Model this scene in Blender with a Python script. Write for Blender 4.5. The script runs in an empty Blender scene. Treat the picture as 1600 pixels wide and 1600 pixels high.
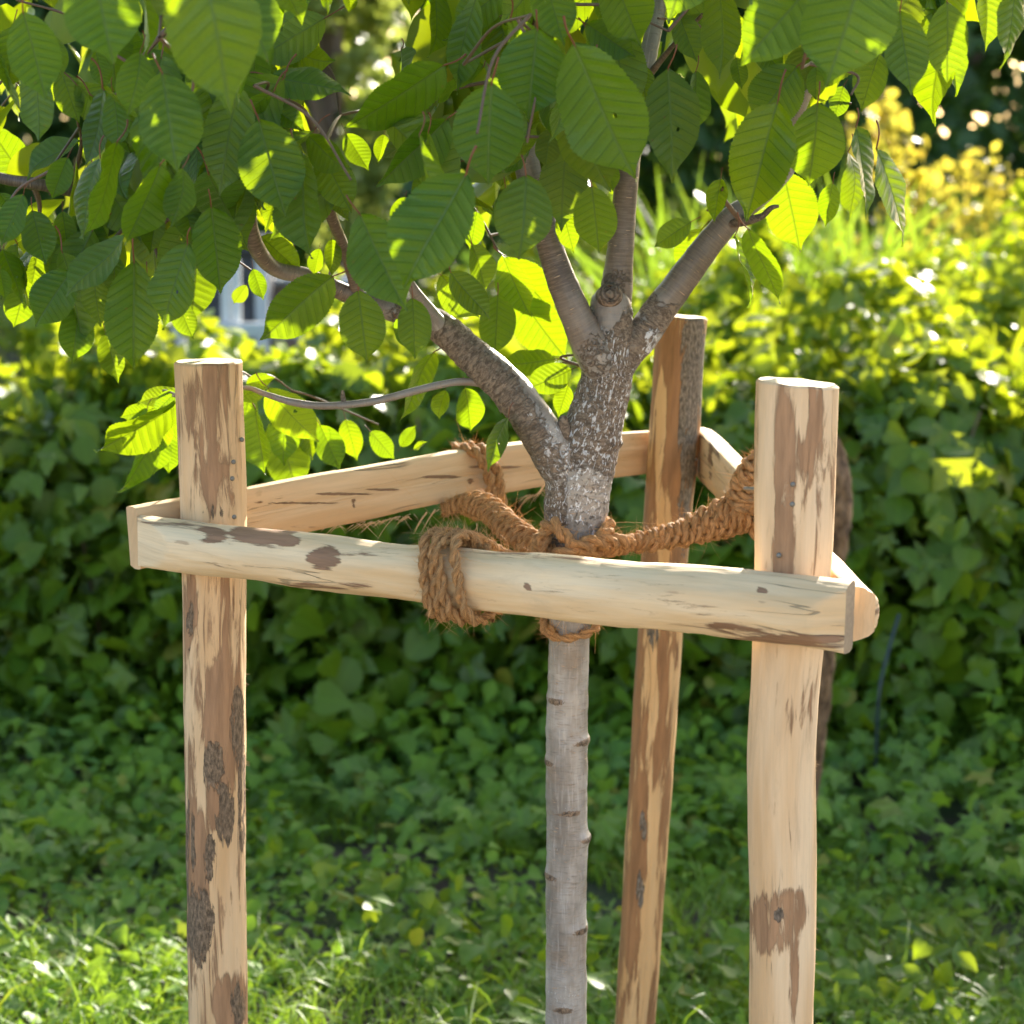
import bpy, math, random
import numpy as np
from mathutils import Vector, Matrix, noise as mnoise

random.seed(7); rng = np.random.default_rng(7)
S = bpy.context.scene
COL = S.collection

# ------------------------------------------------------------------ camera, sky, sun, exposure
F = 3410.0                      # focal length in photo pixels (photo is 1600 px wide)
CAMZ = 1.55
TH = math.atan(561.0 / F)       # pitch below the horizon
CAM = np.array([0, 0, CAMZ])
FW = np.array([0, math.cos(TH), -math.sin(TH)]); UP = np.array([0, math.sin(TH), math.cos(TH)])

cam_d = bpy.data.cameras.new('camera'); cam = bpy.data.objects.new('camera', cam_d); COL.objects.link(cam)
cam_d.sensor_width = 36; cam_d.lens = 36 * F / 1600.0
cam.location = (0, 0, CAMZ); cam.rotation_euler = (math.pi / 2 - TH, 0, 0)
cam_d.clip_end = 400; cam_d.clip_start = 0.05
cam_d.dof.use_dof = True; cam_d.dof.focus_distance = 2.52; cam_d.dof.aperture_fstop = 6.0
S.camera = cam

SUN_EL = math.radians(23); SUN_AZ = math.radians(20)        # azimuth measured from +Y towards +X
w = bpy.data.worlds.new('World'); S.world = w; w.use_nodes = True
nt = w.node_tree; bg = nt.nodes['Background']
sky = nt.nodes.new('ShaderNodeTexSky'); sky.sky_type = 'NISHITA'; sky.sun_disc = False
sky.sun_elevation = SUN_EL; sky.sun_rotation = SUN_AZ; sky.air_density = 1.0; sky.dust_density = 2.5; sky.ozone_density = 0.4
nt.links.new(sky.outputs[0], bg.inputs[0]); bg.inputs[1].default_value = 0.125
SUNV = np.array([math.sin(SUN_AZ) * math.cos(SUN_EL), math.cos(SUN_AZ) * math.cos(SUN_EL), math.sin(SUN_EL)])
sl = bpy.data.lights.new('sun', 'SUN'); sl.energy = 5.0; sl.angle = math.radians(0.53); sl.color = (1, 0.93, 0.80)
so = bpy.data.objects.new('sun', sl); COL.objects.link(so)
so.rotation_euler = Vector(-SUNV).to_track_quat('-Z', 'Y').to_euler(); so.location = (3, 10, 9)
S.view_settings.view_transform = 'Standard'; S.view_settings.look = 'None'
S.view_settings.exposure = 1.8; S.view_settings.gamma = 1
S.render.engine = 'CYCLES'
try:
    S.cycles.max_bounces = 10; S.cycles.transmission_bounces = 6; S.cycles.diffuse_bounces = 5
    S.cycles.sample_clamp_indirect = 8
except Exception: pass

def P(px, py, Y):
    """photo pixel + distance along the ground -> world point"""
    d = FW + np.array([(px - 800) / F, 0, 0]) + UP * (-(py - 800) / F)
    return CAM + d * (Y / d[1])
def PROJ(p):
    v = np.asarray(p) - CAM
    z = v @ FW; return 800 + F * v[..., 0] / z, 800 - F * (v @ UP) / z

# ------------------------------------------------------------------ object helpers
def finish(o, label=None, cat=None, group=None, kind=None):
    if label: o['label'] = label
    if cat: o['category'] = cat
    if group: o['group'] = group
    if kind: o['kind'] = kind
    return o
def empty(name, loc, label, cat, group=None):
    o = bpy.data.objects.new(name, None); COL.objects.link(o); o.location = loc; o.empty_display_size = 0.05
    return finish(o, label, cat, group)
def mk(name, V, Fc, mats, parent=None, uv=None, attrs=None, midx=None, smooth=True, loc=None):
    """mesh object; V world coords; origin moved to loc"""
    V = np.asarray(V, dtype=np.float64)
    me = bpy.data.meshes.new(name)
    if loc is None: loc = (0, 0, 0)
    V2 = V - np.array(loc)
    if isinstance(Fc, np.ndarray) and Fc.ndim == 2:
        n, k = Fc.shape
        me.vertices.add(len(V2)); me.vertices.foreach_set('co', V2.astype(np.float32).ravel())
        me.loops.add(n * k); me.loops.foreach_set('vertex_index', Fc.astype(np.int32).ravel())
        me.polygons.add(n); me.polygons.foreach_set('loop_start', np.arange(0, n * k, k, dtype=np.int32))
        try: me.polygons.foreach_set('loop_total', np.full(n, k, dtype=np.int32))
        except Exception: pass
        me.update(calc_edges=True)
    else:
        me.from_pydata([tuple(v) for v in V2], [], [tuple(f) for f in Fc])
    if uv is not None:      # per-vertex uv
        l = me.uv_layers.new(name='UVMap')
        vi = np.empty(len(me.loops), dtype=np.int32); me.loops.foreach_get('vertex_index', vi)
        l.data.foreach_set('uv', np.asarray(uv, dtype=np.float32)[vi].ravel())
    for k_, a in (attrs or {}).items():
        at = me.attributes.new(k_, 'FLOAT', 'POINT'); at.data.foreach_set('value', np.asarray(a, dtype=np.float32))
    for m in (mats if isinstance(mats, (list, tuple)) else [mats]): me.materials.append(m)
    if midx is not None: me.polygons.foreach_set('material_index', np.asarray(midx, dtype=np.int32))
    if smooth: me.polygons.foreach_set('use_smooth', np.ones(len(me.polygons), dtype=bool))
    me.validate(); me.update()
    o = bpy.data.objects.new(name, me); COL.objects.link(o)
    if parent is not None:
        o.parent = parent
        p = parent; off = Vector((0, 0, 0))
        while p is not None: off += p.location; p = p.parent
        o.location = Vector(loc) - off
    else: o.location = loc
    return o

def nz(v): v = np.asarray(v, float); return v / (np.linalg.norm(v) + 1e-12)
def catmull(pts, n):
    """pts: (k,d) -> smooth resample with n per span"""
    p = np.asarray(pts, float); p = np.vstack([2 * p[0] - p[1], p, 2 * p[-1] - p[-2]]); out = []
    for i in range(1, len(p) - 2):
        for t in np.arange(n) / n:
            a, b, c, d = p[i - 1], p[i], p[i + 1], p[i + 2]
            out.append(0.5 * (2 * b + (c - a) * t + (2 * a - 5 * b + 4 * c - d) * t * t + (-a + 3 * b - 3 * c + d) * t ** 3))
    out.append(p[-2]); return np.array(out)
def tube(path, rad, ns=12, seam=(0, 1, 0), cap=True, prof=None, rfun=None):
    """returns V, F(list), uv, caps face indices; uv in metres"""
    path = np.asarray(path, float); n = len(path); rad = np.broadcast_to(np.asarray(rad, float), (n,))
    T = np.gradient(path, axis=0); T /= np.linalg.norm(T, axis=1)[:, None] + 1e-12
    L = np.concatenate([[0], np.cumsum(np.linalg.norm(np.diff(path, axis=0), axis=1))])
    V = np.zeros((n, ns + 1, 3)); UV = np.zeros((n, ns + 1, 2)); th = np.linspace(0, 2 * math.pi, ns + 1)
    s0 = np.asarray(seam, float); R0 = rad.mean()
    for i in range(n):
        s = nz(s0 - T[i] * (s0 @ T[i])); b = np.cross(T[i], s)
        rr = np.full(ns + 1, rad[i])
        if prof is not None: rr = prof(th, rad[i], L[i], L[-1])
        if rfun is not None: rr = rr + rfun(th, L[i])
        rr[-1] = rr[0]
        V[i] = path[i] + np.outer(np.cos(th) * rr, s) + np.outer(np.sin(th) * rr, b)
        UV[i, :, 0] = th * R0; UV[i, :, 1] = L[i]
    idx = np.arange(n * (ns + 1)).reshape(n, ns + 1)
    Fq = np.stack([idx[:-1, :-1], idx[:-1, 1:], idx[1:, 1:], idx[1:, :-1]], -1).reshape(-1, 4)
    Fl = [tuple(int(j) for j in f) for f in Fq]; V = V.reshape(-1, 3); UV = UV.reshape(-1, 2)
    mi = [0] * len(Fl)
    if cap:
        for e, r in ((0, -1), (n - 1, 1)):
            ring = V[idx[e]]; c = ring[:-1].mean(0)
            base = len(V)
            V = np.vstack([V, ring[:-1], c[None]]); UV = np.vstack([UV, (ring[:-1] - c) @ np.array([[1, 0], [.6, .3], [0, 1]]), [[0, 0]]])
            for j in range(ns):
                k = (j + 1) % ns
                f = (base + j, base + k, base + ns); Fl.append(f if r > 0 else f[::-1]); mi.append(1)
    return V, Fl, UV, mi

# ------------------------------------------------------------------ material helpers
class NB:
    def __init__(s, name):
        s.m = bpy.data.materials.new(name); s.m.use_nodes = True; s.t = s.m.node_tree; s.t.nodes.clear()
        s.out = s.t.nodes.new('ShaderNodeOutputMaterial')
    def n(s, typ, **k):
        nd = s.t.nodes.new('ShaderNode' + typ)
        for a, v in k.items(): setattr(nd, a, v)
        return nd
    def put(s, sock, v):
        if hasattr(v, 'is_output') or isinstance(v, bpy.types.NodeSocket): s.t.links.new(v, sock)
        else: sock.default_value = v
    def math(s, op, a, b=0.0, c=None):
        nd = s.n('Math', operation=op); s.put(nd.inputs[0], a); s.put(nd.inputs[1], b)
        if c is not None: s.put(nd.inputs[2], c)
        return nd.outputs[0]
    def mix(s, f, a, b):
        nd = s.n('Mix', data_type='RGBA'); s.put(nd.inputs[0], f)
        for i, v in ((6, a), (7, b)):
            if isinstance(v, tuple) and len(v) == 3: v = (*v, 1)
            s.put(nd.inputs[i], v)
        return nd.outputs[2]
    def noise(s, vec, scale, det=4, rough=.55, dist=0.0):
        nd = s.n('TexNoise'); s.put(nd.inputs['Vector'], vec); nd.inputs['Scale'].default_value = scale
        nd.inputs['Detail'].default_value = det; nd.inputs['Roughness'].default_value = rough; nd.inputs['Distortion'].default_value = dist
        return nd.outputs[0]
    def vor(s, vec, scale, feat='F1'):
        nd = s.n('TexVoronoi', feature=feat); s.put(nd.inputs['Vector'], vec); nd.inputs['Scale'].default_value = scale
        return nd.outputs[0]
    def scale(s, vec, sx, sy, sz=1, loc=(0, 0, 0)):
        nd = s.n('Mapping'); s.put(nd.inputs[0], vec); nd.inputs[3].default_value = (sx, sy, sz); nd.inputs[1].default_value = loc
        return nd.outputs[0]
    def ss(s, v, lo, hi):
        nd = s.n('MapRange', interpolation_type='SMOOTHSTEP'); s.put(nd.inputs[0], v)
        nd.inputs[1].default_value = lo; nd.inputs[2].default_value = hi; return nd.outputs[0]
    def attr(s, n): nd = s.n('Attribute'); nd.attribute_name = n; return nd.outputs['Fac']
    def uv(s): return s.n('TexCoord').outputs['UV']
    def obj(s): return s.n('TexCoord').outputs['Object']
    def bump(s, h, dist, strength=1.0, normal=None):
        nd = s.n('Bump'); s.put(nd.inputs['Height'], h); nd.inputs['Distance'].default_value = dist; nd.inputs['Strength'].default_value = strength
        if normal is not None: s.put(nd.inputs['Normal'], normal)
        return nd.outputs[0]
    def bsdf(s, col, rough=.6, normal=None, spec=.5, link=True):
        b = s.n('BsdfPrincipled')
        if isinstance(col, tuple): col = (*col[:3], 1)
        s.put(b.inputs['Base Color'], col); s.put(b.inputs['Roughness'], rough); b.inputs['Specular IOR Level'].default_value = spec
        if normal is not None: s.put(b.inputs['Normal'], normal)
        if link: s.t.links.new(b.outputs[0], s.out.inputs[0])
        return b

def m_wood(name, cream, brown, grey, seed=0.0, horizontal=False, streak=1.0):
    """debarked wood; vertex attributes 'brown' and 'bark' say where bast and outer bark are left"""
    b = NB(name); uv = b.scale(b.uv(), 1, 1, 1, (seed, seed * 1.7, 0))
    st = b.noise(b.scale(uv, 75, 8), 1.0, 7, .68, .6)
    big = b.noise(b.scale(uv, 14, 2.5), 1.0, 3, .5)
    fine = b.noise(b.scale(uv, 420, 14), 1.0, 3, .6)
    tone = b.noise(b.scale(uv, 22, 2.2), 1.0, 3, .55)
    fleck = b.ss(b.noise(b.scale(uv, 110, 22), 1.0, 3, .55), .66, .74)
    c = b.mix(b.ss(tone, .3, .7), cream, tuple(x * y for x, y in zip(cream, (.80, .68, .54))))
    stain = b.noise(b.scale(uv, 26, 3.5, 1, (5, 1, 0)), 1.0, 6, .7, .8)
    c = b.mix(b.math('MULTIPLY', b.ss(stain, .52, .72), .45), c, tuple(x * y for x, y in zip(cream, (.55, .50, .46))))
    crk = b.math('SUBTRACT', 1.0, b.ss(b.math('ABSOLUTE', b.math('SUBTRACT', b.noise(b.scale(uv, 34, 1.6, 1, (2, 8, 0)), 1.0, 3, .5, .3), .5)), .002, .006))
    crk = b.math('MULTIPLY', crk, b.ss(b.noise(b.scale(uv, 9, 5), 1.0, 2, .5), .52, .6))
    c = b.mix(b.math('MULTIPLY', b.ss(fine, .35, .8), .22), c, tuple(x * .55 for x in cream))
    c = b.mix(b.math('MULTIPLY', fleck, .5 * streak), c, brown)
    c = b.mix(b.math('MULTIPLY', crk, .65), c, tuple(x * .3 for x in cream))
    k = b.math('ADD', b.math('ADD', b.attr('brown'), b.math('MULTIPLY', b.math('SUBTRACT', st, .5), 2.5)), b.math('MULTIPLY', b.math('SUBTRACT', big, .5), 1.7))
    mb = b.math('ADD', b.math('MULTIPLY', b.ss(k, .30, .47), .28), b.math('MULTIPLY', b.ss(k, .46, .60), .72))
    edge = b.math('SUBTRACT', b.ss(k, .38, .5), b.ss(k, .52, .66))
    bc = b.mix(b.ss(b.noise(b.scale(uv, 90, 9), 1.0, 4, .6), .3, .7), brown, tuple(x * .62 for x in brown))
    c = b.mix(mb, c, bc)
    c = b.mix(b.math('MULTIPLY', b.math('MAXIMUM', edge, 0), .45), c, tuple(x * .7 for x in brown))
    kb = b.math('ADD', b.attr('bark'), b.math('MULTIPLY', b.math('SUBTRACT', b.noise(b.scale(uv, 85, 15), 1.0, 7, .72, .9), .5), b.math('MULTIPLY', b.math('MINIMUM', b.math('MULTIPLY', b.attr('bark'), 4.0), 1.0), 3.8)))
    mk_ = b.ss(kb, .50, .56)
    rough = b.noise(b.scale(uv, 300, 110), 1.0, 5, .7)
    gc = b.mix(b.ss(rough, .35, .68), tuple(x * .45 for x in grey), tuple(min(1, x * 1.45) for x in grey))
    c = b.mix(mk_, c, gc)
    h = b.math('ADD', b.math('MULTIPLY', fine, .10), b.math('ADD', b.math('MULTIPLY', mb, .35), b.math('MULTIPLY', mk_, b.math('ADD', .7, b.math('MULTIPLY', rough, 1.6)))))
    h = b.math('ADD', h, b.math('SUBTRACT', b.math('ADD', b.math('MULTIPLY', tone, 1.2), b.math('MULTIPLY', stain, 1.0)), b.math('MULTIPLY', crk, .8)))
    b.bsdf(c, b.math('SUBTRACT', .72, b.math('MULTIPLY', mb, .12)), b.bump(h, .0024, .9), .3)
    return b.m

M = {}
M['wood_left'] = m_wood('mottled_peeled_wood', (.82, .58, .35), (.44, .245, .13), (.24, .165, .105), 1.3)
M['wood_right'] = m_wood('pale_peeled_wood', (.84, .62, .40), (.46, .26, .14), (.20, .15, .11), 7.7)
M['wood_back'] = m_wood('orange_peeled_wood', (.76, .50, .25), (.40, .20, .085), (.24, .19, .14), 4.1)
M['wood_rail'] = m_wood('pale_rail_wood', (.86, .68, .45), (.36, .21, .125), (.2, .15, .11), 12.4)
M['wood_sawn'] = m_wood('sawn_rail_wood', (.80, .58, .36), (.30, .17, .09), (.2, .15, .11), 22.4, streak=.5)
b = NB('sawn_end_grain'); o_ = b.uv()
rings = b.n('TexWave', wave_type='RINGS'); b.put(rings.inputs[0], b.obj()); rings.inputs['Scale'].default_value = 60; rings.inputs['Distortion'].default_value = 3
b.bsdf(b.mix(b.math('MULTIPLY', rings.outputs[1], .35), (.72, .60, .42), (.52, .38, .22)), .8, b.bump(b.noise(b.obj(), 300, 4), .001)); M['end'] = b.m
b = NB('weathered_end_grain'); q_ = b.noise(b.obj(), 180, 6, .7)
b.bsdf(b.mix(q_, (.20, .14, .095), (.50, .38, .25)), .85, b.bump(q_, .002)); M['end_old'] = b.m
b = NB('thick_old_bark'); r_ = b.noise(b.scale(b.uv(), 60, 22), 1, 7, .7, .6)
b.bsdf(b.mix(b.ss(r_, .35, .65), (.10, .055, .028), (.40, .24, .13)), .9, b.bump(r_, .012, 1)); M['bark_old'] = b.m

# cherry bark
b = NB('cherry_bark'); uv = b.uv()
len_ = b.noise(b.scale(uv, 45, 420), 1, 4, .6, .3)            # fine horizontal lines
lent = b.ss(b.noise(b.scale(uv, 75, 420, 1, (3, 3, 0)), 1, 2, .5), .65, .71)
crk = b.noise(b.scale(uv, 160, 160), 1, 8, .75, .8)
ton = b.noise(b.scale(uv, 20, 9), 1, 4, .6)
vert = b.noise(b.scale(uv, 260, 22), 1, 5, .65, .5)
fl = b.attr('flaky'); wh = b.attr('white'); ring = b.attr('ring'); dk = b.attr('young')
c = b.mix(b.ss(ton, .3, .7), (.20, .175, .15), (.43, .40, .37))
c = b.mix(b.math('MULTIPLY', b.ss(len_, .52, .72), .55), c, (.13, .10, .08))
c = b.mix(b.math('MULTIPLY', b.ss(vert, .5, .75), .45), c, (.62, .58, .54))
c = b.mix(b.math('MULTIPLY', b.ss(b.noise(b.scale(uv, 13, 22, 1, (4, 4, 0)), 1, 5, .65), .48, .68), .55), c, (.24, .175, .12))
c = b.mix(dk, c, b.mix(b.ss(len_, .4, .65), (.095, .066, .050), (.175, .130, .10)))
c = b.mix(b.math('MULTIPLY', lent, .8), c, (.50, .36, .25))
kf = b.ss(b.math('ADD', fl, b.math('MULTIPLY', b.math('SUBTRACT', crk, .5), 1.6)), .45, .6)
fc = b.mix(b.ss(b.noise(b.scale(uv, 150, 210), 1, 7, .75, .9), .40, .62), (.13, .095, .07), (.36, .28, .21))
c = b.mix(kf, c, fc)
c = b.mix(b.ss(b.math('ADD', ring, b.math('MULTIPLY', b.math('SUBTRACT', crk, .5), 1.2)), .5, .62), c, b.mix(b.ss(crk, .42, .58), (.045, .03, .022), (.24, .165, .11)))
wn = b.noise(b.scale(uv, 330, 130, 1, (9, 2, 0)), 1, 6, .65, .8)
kw = b.ss(b.math('ADD', wh, b.math('MULTIPLY', b.math('SUBTRACT', wn, .5), 2.0)), 0.60, .66)
c = b.mix(kw, c, (.78, .78, .80))
h = b.math('ADD', b.math('MULTIPLY', len_, b.math('SUBTRACT', .35, b.math('MULTIPLY', dk, .27))), b.math('MULTIPLY', kf, b.math('MULTIPLY', b.noise(b.scale(uv, 210, 330), 1, 6, .75, .9), 2.2)))
h = b.math('ADD', h, b.math('ADD', b.math('MULTIPLY', lent, .4), b.math('MULTIPLY', kw, .4)))
b.bsdf(c, b.math('ADD', .42, b.math('MULTIPLY', kf, .45)), b.bump(h, .0022, .9), .5); M['bark'] = b.m

b = NB('knot_wood'); q = b.n('TexWave', wave_type='RINGS'); b.put(q.inputs[0], b.obj()); q.inputs['Scale'].default_value = 55; q.inputs['Distortion'].default_value = 5; q.inputs['Detail Scale'].default_value = 3; q.rings_direction = 'Y'
b.bsdf(b.mix(q.outputs[1], (.10, .07, .05), (.24, .18, .135)), .8, b.bump(q.outputs[1], .0012)); M['knot'] = b.m

# coir rope
b = NB('coir_rope'); uv = b.uv()
fb = b.noise(b.scale(uv, 700, 90), 1, 5, .7, 1.2); t2 = b.noise(uv, 45, 3)
c = b.mix(b.ss(fb, .3, .7), (.22, .10, .038), (.82, .47, .21)); c = b.mix(b.math('MULTIPLY', b.ss(t2, .35, .7), .5), c, (.64, .35, .15))
b.bsdf(c, .75, b.bump(fb, .003, 1), .25); M['rope'] = b.m
b = NB('coir_fibre'); p = b.bsdf((.80, .48, .20), .55, None, .3, link=False); tr = b.n('BsdfTranslucent'); tr.inputs[0].default_value = (.65, .36, .13, 1)
mx = b.n('MixShader'); mx.inputs[0].default_value = .35; b.t.links.new(p.outputs[0], mx.inputs[1]); b.t.links.new(tr.outputs[0], mx.inputs[2]); b.t.links.new(mx.outputs[0], b.out.inputs[0]); M['fibre'] = b.m

def m_leaf(name, top, under, trans, tf=.45, rough=.38, vary=.35, veins=10, hero=False, spec=.5, warm=(.30, .30, .02)):
    b = NB(name); uv = b.uv()
    sx = b.n('SeparateXYZ'); b.put(sx.inputs[0], uv); u, v = sx.outputs[0], sx.outputs[1]
    au = b.math('ABSOLUTE', b.math('SUBTRACT', u, .5))
    rn = b.math('FRACT', b.math('ADD', b.attr('rnd'), b.n('ObjectInfo').outputs['Random']))
    geo = b.n('NewGeometry').outputs['Backfacing']
    c = b.mix(geo, top, under)
    c = b.mix(b.math('MULTIPLY', rn, vary), c, tuple(x * y for x, y in zip(top, (1.7, 1.5, .9))))
    rn2 = b.math('FRACT', b.math('MULTIPLY', rn, 7.3))
    c = b.mix(b.math('MULTIPLY', b.ss(rn2, .55, 1.0), vary), c, tuple(x * y for x, y in zip(top, (.55, .75, 1.3))))
    if not hero: c = b.mix(b.math('MULTIPLY', b.ss(rn2, .965, .985), .8), c, (.36, .32, .04))
    tc = b.mix(b.math('MULTIPLY', rn, .5), trans, tuple(x * y for x, y in zip(trans, (.62, .85, 1.0))))
    tc = b.mix(b.math('MULTIPLY', b.ss(rn2, .93, 1.0), .7), tc, warm)
    nrm = None
    if hero:
        s = b.math('FRACT', b.math('SUBTRACT', b.math('MULTIPLY', v, veins), b.math('MULTIPLY', au, veins * .55)))
        tri = b.math('ABSOLUTE', b.math('SUBTRACT', s, .5))            # 0.5 at vein, 0 mid
        vein = b.ss(tri, .435, .5)
        mid = b.math('SUBTRACT', 1.0, b.ss(au, .004, .018))
        ret = b.vor(b.scale(uv, 30, 55), 1.0, 'DISTANCE_TO_EDGE')
        vm = b.math('MAXIMUM', vein, mid)
        c = b.mix(b.math('MULTIPLY', vein, .22), c, tuple(min(1, x * 1.8) for x in top))
        c = b.mix(b.math('MULTIPLY', mid, .5), c, (.12, .21, .05))
        sp = b.math('MULTIPLY', b.math('SUBTRACT', 1.0, b.ss(b.vor(b.scale(b.n('TexCoord').outputs['Object'], 5.5, 5.5, 5.5), 1.0), .05, .09)), b.ss(rn2, .45, .5)); c = b.mix(b.math('MULTIPLY', sp, .8), c, (.12, .055, .02))
        mott = b.noise(b.n('TexCoord').outputs['Object'], 9, 4, .6)
        c = b.mix(b.math('MULTIPLY', b.ss(mott, .45, .8), .3), c, tuple(x * .62 for x in top))
        tc = b.mix(b.math('MULTIPLY', vm, .75), tc, tuple(x * .30 for x in trans))
        tc = b.mix(b.math('MULTIPLY', b.math('SUBTRACT', 1, b.ss(ret, .0, .10)), .22), tc, tuple(x * .4 for x in trans))
        h = b.math('SUBTRACT', b.math('MULTIPLY', b.ss(ret, 0, .15), .15), b.math('MULTIPLY', vm, .8))
        nrm = b.bump(h, .0012, .7)
    else:
        mid = b.math('SUBTRACT', 1.0, b.ss(au, .01, .05)); c = b.mix(b.math('MULTIPLY', mid, .35), c, tuple(min(1, x * 2) for x in top))
    if hero: rough = b.math('ADD', rough - .06, b.math('MULTIPLY', rn2, .18))
    p = b.bsdf(c, rough, nrm, spec, link=False)
    tr = b.n('BsdfTranslucent'); b.put(tr.inputs[0], tc)
    
    mx = b.n('MixShader'); mx.inputs[0].default_value = tf
    b.t.links.new(p.outputs[0], mx.inputs[1]); b.t.links.new(tr.outputs[0], mx.inputs[2]); b.t.links.new(mx.outputs[0], b.out.inputs[0])
    return b.m
M['leaf'] = m_leaf('cherry_leaf', (.020, .088, .005), (.06, .13, .03), (.41, .56, .004), .36, .27, .32, 10.5, True, .42)
M['leaf_far'] = m_leaf('cherry_leaf_plain', (.023, .082, .006), (.07, .14, .03), (.48, .56, .004), .37, .33, .32)
M['hedge_a'] = m_leaf('hedge_leaf_deep', (.085, .165, .012), (.12, .19, .03), (.42, .50, .012), .42, .42, .75)
M['hedge_b'] = m_leaf('hedge_leaf_fresh', (.085, .17, .010), (.10, .17, .04), (.52, .56, .015), .42, .42, .8)
M['weed'] = m_leaf('weed_leaf', (.11, .22, .014), (.13, .22, .04), (.36, .50, .03), .38, .55, .9)
M['grass'] = m_leaf('grass_blade', (.12, .23, .016), (.08, .17, .03), (.38, .52, .03), .4, .45, .8)
M['gold'] = m_leaf('golden_leaf', (.26, .22, .03), (.30, .26, .05), (.74, .60, .06), .5, .5, .7, warm=(.8, .4, .05))
M['tree_far'] = m_leaf('distant_tree_leaf', (.040, .095, .022), (.06, .12, .04), (.20, .34, .03), .35, .5, .6)
M['pale_far'] = m_leaf('pale_ivy_leaf', (.16, .20, .055), (.2, .24, .08), (.55, .60, .10), .45, .4, .8)
b = NB('petiole'); b.bsdf((.17, .055, .025), .45); M['petiole'] = b.m
b = NB('twig_bark'); b.bsdf(b.mix(b.noise(b.scale(b.uv(), 200, 300), 1, 3), (.09, .055, .035), (.20, .13, .09)), .55); M['twig'] = b.m
b = NB('green_stem'); b.bsdf((.11, .14, .04), .55); M['stem'] = b.m
b = NB('soil'); g = b.n('NewGeometry').outputs['Position']; q1 = b.noise(g, 9, 8, .65); q2 = b.noise(g, 90, 6, .7)
c = b.mix(b.ss(q1, .35, .65), (.045, .032, .020), (.10, .072, .045)); c = b.mix(b.ss(b.noise(g, 2.2, 5), .42, .6), c, (.035, .065, .012))
b.bsdf(c, .95, b.bump(b.math('ADD', q1, b.math('MULTIPLY', q2, .4)), .04)); M['soil'] = b.m
def plain(name, col, rough=.5, nscale=30, dark=.8, metal=0):
    b = NB(name); q = b.noise(b.obj(), nscale, 5, .6); p = b.bsdf(b.mix(q, col, tuple(x * dark for x in col)), rough, b.bump(q, .001)); p.inputs['Metallic'].default_value = metal; return b.m
M['steel'] = plain('zinc_screw', (.30, .28, .25), .5, 400, .6, .8)

# ------------------------------------------------------------------ ground
g_n = 90; xs = np.concatenate([[-150, -60, -20], np.linspace(-6, 6, g_n), [20, 60, 150]]); ys = np.concatenate([[-120, -40, -10], np.linspace(-2, 16, g_n), [30, 80, 200]])
def gz(x, y):
    return 0.03 * math.sin(x * 1.7 + y * .9) + 0.02 * math.sin(y * 3.1 - x * 2.3) + 0.025 * mnoise.noise(Vector((x * 1.3, y * 1.3, 0)))
GX, GY = np.meshgrid(xs, ys); GV = np.array([(x, y, gz(x, y)) for x, y in zip(GX.ravel(), GY.ravel())])
ii = np.arange(len(xs) * len(ys)).reshape(len(ys), len(xs))
GF = np.stack([ii[:-1, :-1], ii[:-1, 1:], ii[1:, 1:], ii[1:, :-1]], -1).reshape(-1, 4)
finish(mk('ground', GV, GF, M['soil']), 'brown soil under the weeds and grass', kind='structure')

b = NB('pale_bounce_gravel'); g = b.n('NewGeometry').outputs['Position']; q1 = b.noise(g, 60, 8, .7)
b.bsdf(b.mix(q1, (.34, .26, .17), (.62, .50, .35)), .95, b.bump(q1, .01)); M['bounce_gravel'] = b.m
finish(mk('path', [(-12, -9, .075), (12, -9, .075), (12, 1.7, .075), (-12, 1.7, .075), (-12, -9, -.1), (12, -9, -.1), (12, 1.7, -.1), (-12, 1.7, -.1)], [(0, 1, 2, 3), (4, 5, 1, 0), (5, 6, 2, 1), (6, 7, 3, 2), (7, 4, 0, 3)], M['bounce_gravel'], smooth=False), 'unseen pale sandy path added on the near side of the tree to bounce warm light', kind='structure')  # out-of-view sheet added to bounce warm sunlight onto the wood fronts

# ------------------------------------------------------------------ tree guard
L_ = P(334, 855, 2.60); R_ = P(1240, 950, 2.27); B_ = P(1047, 712, 3.10)
guard = empty('tree_guard', (0, 2.65, 0), 'peeled wooden tree guard of three stakes joined by three rails around the young tree', 'tree guard')

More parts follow.
